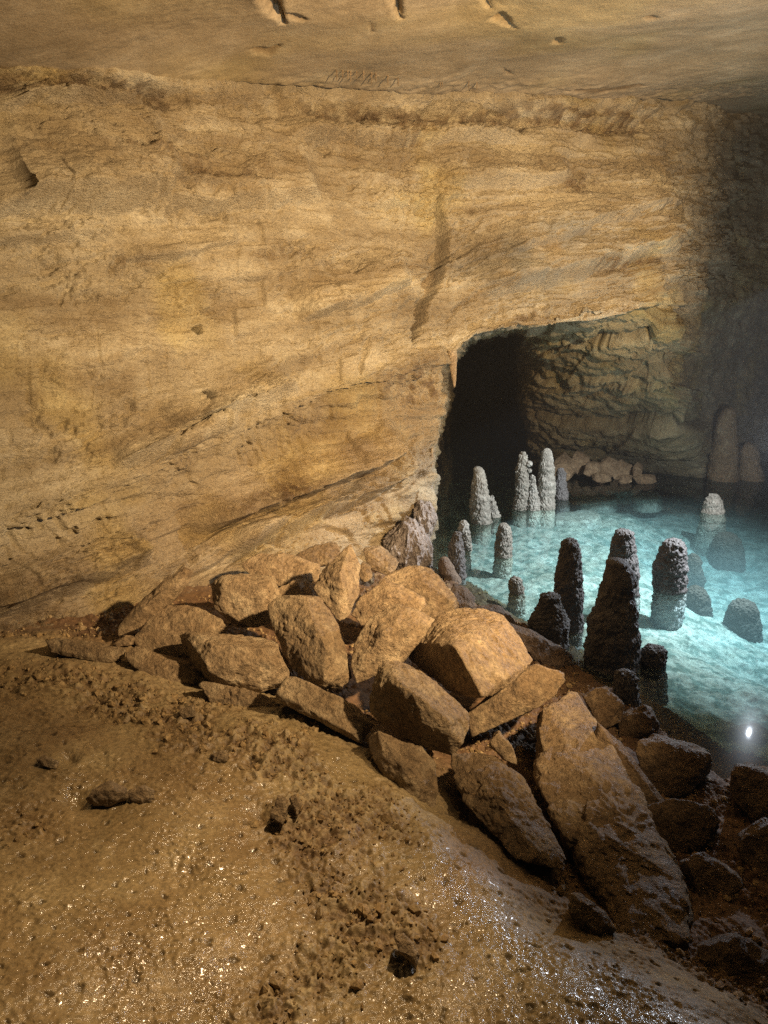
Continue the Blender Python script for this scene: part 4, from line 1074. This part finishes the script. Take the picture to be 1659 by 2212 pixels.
# an unseen plate added to keep lamp light off the pool and gully: its outline lies on the rays to these points
SH = [(.40, 5.2, .62), (1.3, 7.5, .80), (1.95, 8.2, .68), (2.4, 6.9, 1.0), (2.55, 6.3, 1.6), (2.6, 6.3, 2.6), (2.55, 5.3, 3.1), (4.0, 5.6, 3.5), (4.0, 3.5, .5), (2.6, 1.6, .2), (1.5, .6, -.5),
      (.42, .95, .33), (.56, 1.45, .2), (.74, 1.9, .2), (.84, 2.5, .28), (.80, 2.8, .3), (.60, 3.05, .60), (.46, 3.6, .42), (.28, 4.4, .42)]
dS = .40
def dirv(az, el):
    a, e = math.radians(az), math.radians(el)
    return np.array([math.sin(a) * math.cos(e), math.cos(a) * math.cos(e), math.sin(e)])
AX = np.array([1.2, 3.5, .0]) - WL; AX = AX / np.linalg.norm(AX)
pv_ = []
for p in SH:
    d = np.array(p) - WL; d = d / np.linalg.norm(d)
    pv_.append(WL + d * dS / max(d @ AX, .2))
bm = bmesh.new()
f = bm.faces.new([bm.verts.new(p) for p in pv_])
ex = bmesh.ops.extrude_face_region(bm, geom=[f])
for v in ex['geom']:
    if isinstance(v, bmesh.types.BMVert): v.co += Vector(AX * .004)
me = bpy.data.meshes.new('blocker_plate'); bm.to_mesh(me); bm.free()
k = N('black_painted_metal'); b_n = k.n('ShaderNodeBsdfPrincipled'); b_n.inputs['Base Color'].default_value = (.02, .02, .02, 1); b_n.inputs['Roughness'].default_value = .7
k.l(b_n.outputs[0], k.out.inputs['Surface']); me.materials.append(k.m)
def rod(a, b, r0, r1, n=20):
    a, b = np.array(a, float), np.array(b, float); ax = b - a; ax /= np.linalg.norm(ax)
    u = np.cross(ax, [.3, .9, .1]); u /= np.linalg.norm(u); w_ = np.cross(ax, u)
    an = np.arange(n) / n * 2 * PI
    ring = np.cos(an)[:, None] * u + np.sin(an)[:, None] * w_
    V = np.concatenate([a + r0 * .02 * ring, a + r0 * ring, b + r1 * ring, b + r1 * .02 * ring])
    ii = np.arange(3)[:, None] * n; jj = np.arange(n)[None, :]; j2 = (jj + 1) % n
    return V, np.stack([ii + jj, ii + j2, ii + n + j2, ii + n + jj], -1).reshape(-1, 4)
M_blackm = k.m
back = np.array([.55, -.75, .15]); back /= np.linalg.norm(back)
V, F = rod(WL + back * .07, WL + back * .24, .075, .05)
pl_root = mesh_obj('added_lamp_body', V, F, M_blackm, origin=WL + back * .15, smooth=False)  # lamp body added to carry the blocking plate
tag(pl_root, 'added unseen floodlight body holding a plate shaped to block light', 'floodlight')
top_ = WL + back * .16
V, F = rod(top_, [top_[0], top_[1], float(ceil_z(np.array(top_[0]), np.array(top_[1]))) + .1], .012, .012, 8)
mesh_obj('bracket', V, F, M_blackm, origin=top_, smooth=False, parent=pl_root)
V, F = rod(WL + back * .2, np.mean(pv_, 0), .006, .006, 6)
mesh_obj('blocker_arm', V, F, M_blackm, origin=WL, smooth=False, parent=pl_root)
shd = bpy.data.objects.new('light_blocker', me); COL.objects.link(shd)
shd.parent = pl_root; shd.location = -Vector(pl_root.location)
GLOW_POS = (2.40, 4.36, .97)
PLAMP = np.array([2.95, 4.5, 2.2])
spot('pool_lamp', PLAMP, (1.3, 5.7, -.2), 1020, (.88, .94, 1.0), 98, 1.0, .015)
# a small floodlight hung from the ceiling over the pool, with an added plate shaped to block the upper beam
V, F = rod(PLAMP + [.05, -.03, .06], PLAMP + [.14, -.09, .17], .06, .04)
wl_root = mesh_obj('pool_floodlight', V, F, M_blackm, origin=PLAMP + [.1, -.06, .12], smooth=False)
tag(wl_root, 'small black floodlight above the pool with an added plate blocking its upper beam', 'floodlight')
V, F = rod(PLAMP + [.1, -.06, .14], PLAMP + [.1, -.06, 1.6], .01, .01, 8)
mesh_obj('bracket', V, F, M_blackm, origin=PLAMP, smooth=False, parent=wl_root)
ax_ = dirv(-33, 0)
vis = np.array([PLAMP + dirv(a, e) * .25 / (dirv(a, e) @ ax_) for a, e in [(-98, -26), (-60, -27), (-33, -27), (0, -27), (32, -26), (32, 4), (-98, 4)]])
vb = np.concatenate([vis, vis + ax_ * .003])
me = bpy.data.meshes.new('beam_blocker'); me.from_pydata([tuple(p - (PLAMP + [.1, -.06, .12])) for p in vb], [], [tuple(range(7)), tuple(range(13, 6, -1))] + [(i, i + 7, (i + 1) % 7 + 7, (i + 1) % 7) for i in range(7)])
me.materials.append(M_blackm); vo = bpy.data.objects.new('beam_blocker', me); COL.objects.link(vo); vo.parent = wl_root
pl = bpy.data.lights.new('mist_glow_light', 'POINT'); pl.energy = 100; pl.color = (.80, .88, 1.0); pl.shadow_soft_size = .006  # separate light added for the mist glow and the glint on the water
po = bpy.data.objects.new('mist_glow_light', pl); po.location = GLOW_POS; COL.objects.link(po)

w = bpy.data.worlds.new('World'); S.world = w; w.use_nodes = True
w.node_tree.nodes['Background'].inputs[0].default_value = (0, 0, 0, 1)
w.node_tree.nodes['Background'].inputs[1].default_value = 0.0

S.view_settings.view_transform = 'Standard'
S.view_settings.look = 'None'
S.view_settings.exposure = 0.0
S.view_settings.gamma = 1.0
S.cycles.use_denoising = False      # the photograph has sensor grain; the fine wet glints survive only without denoising
S.cycles.max_bounces = 8
S.cycles.diffuse_bounces = 1
S.cycles.transparent_max_bounces = 12
S.cycles.volume_bounces = 0
S.cycles.sample_clamp_indirect = 4.0
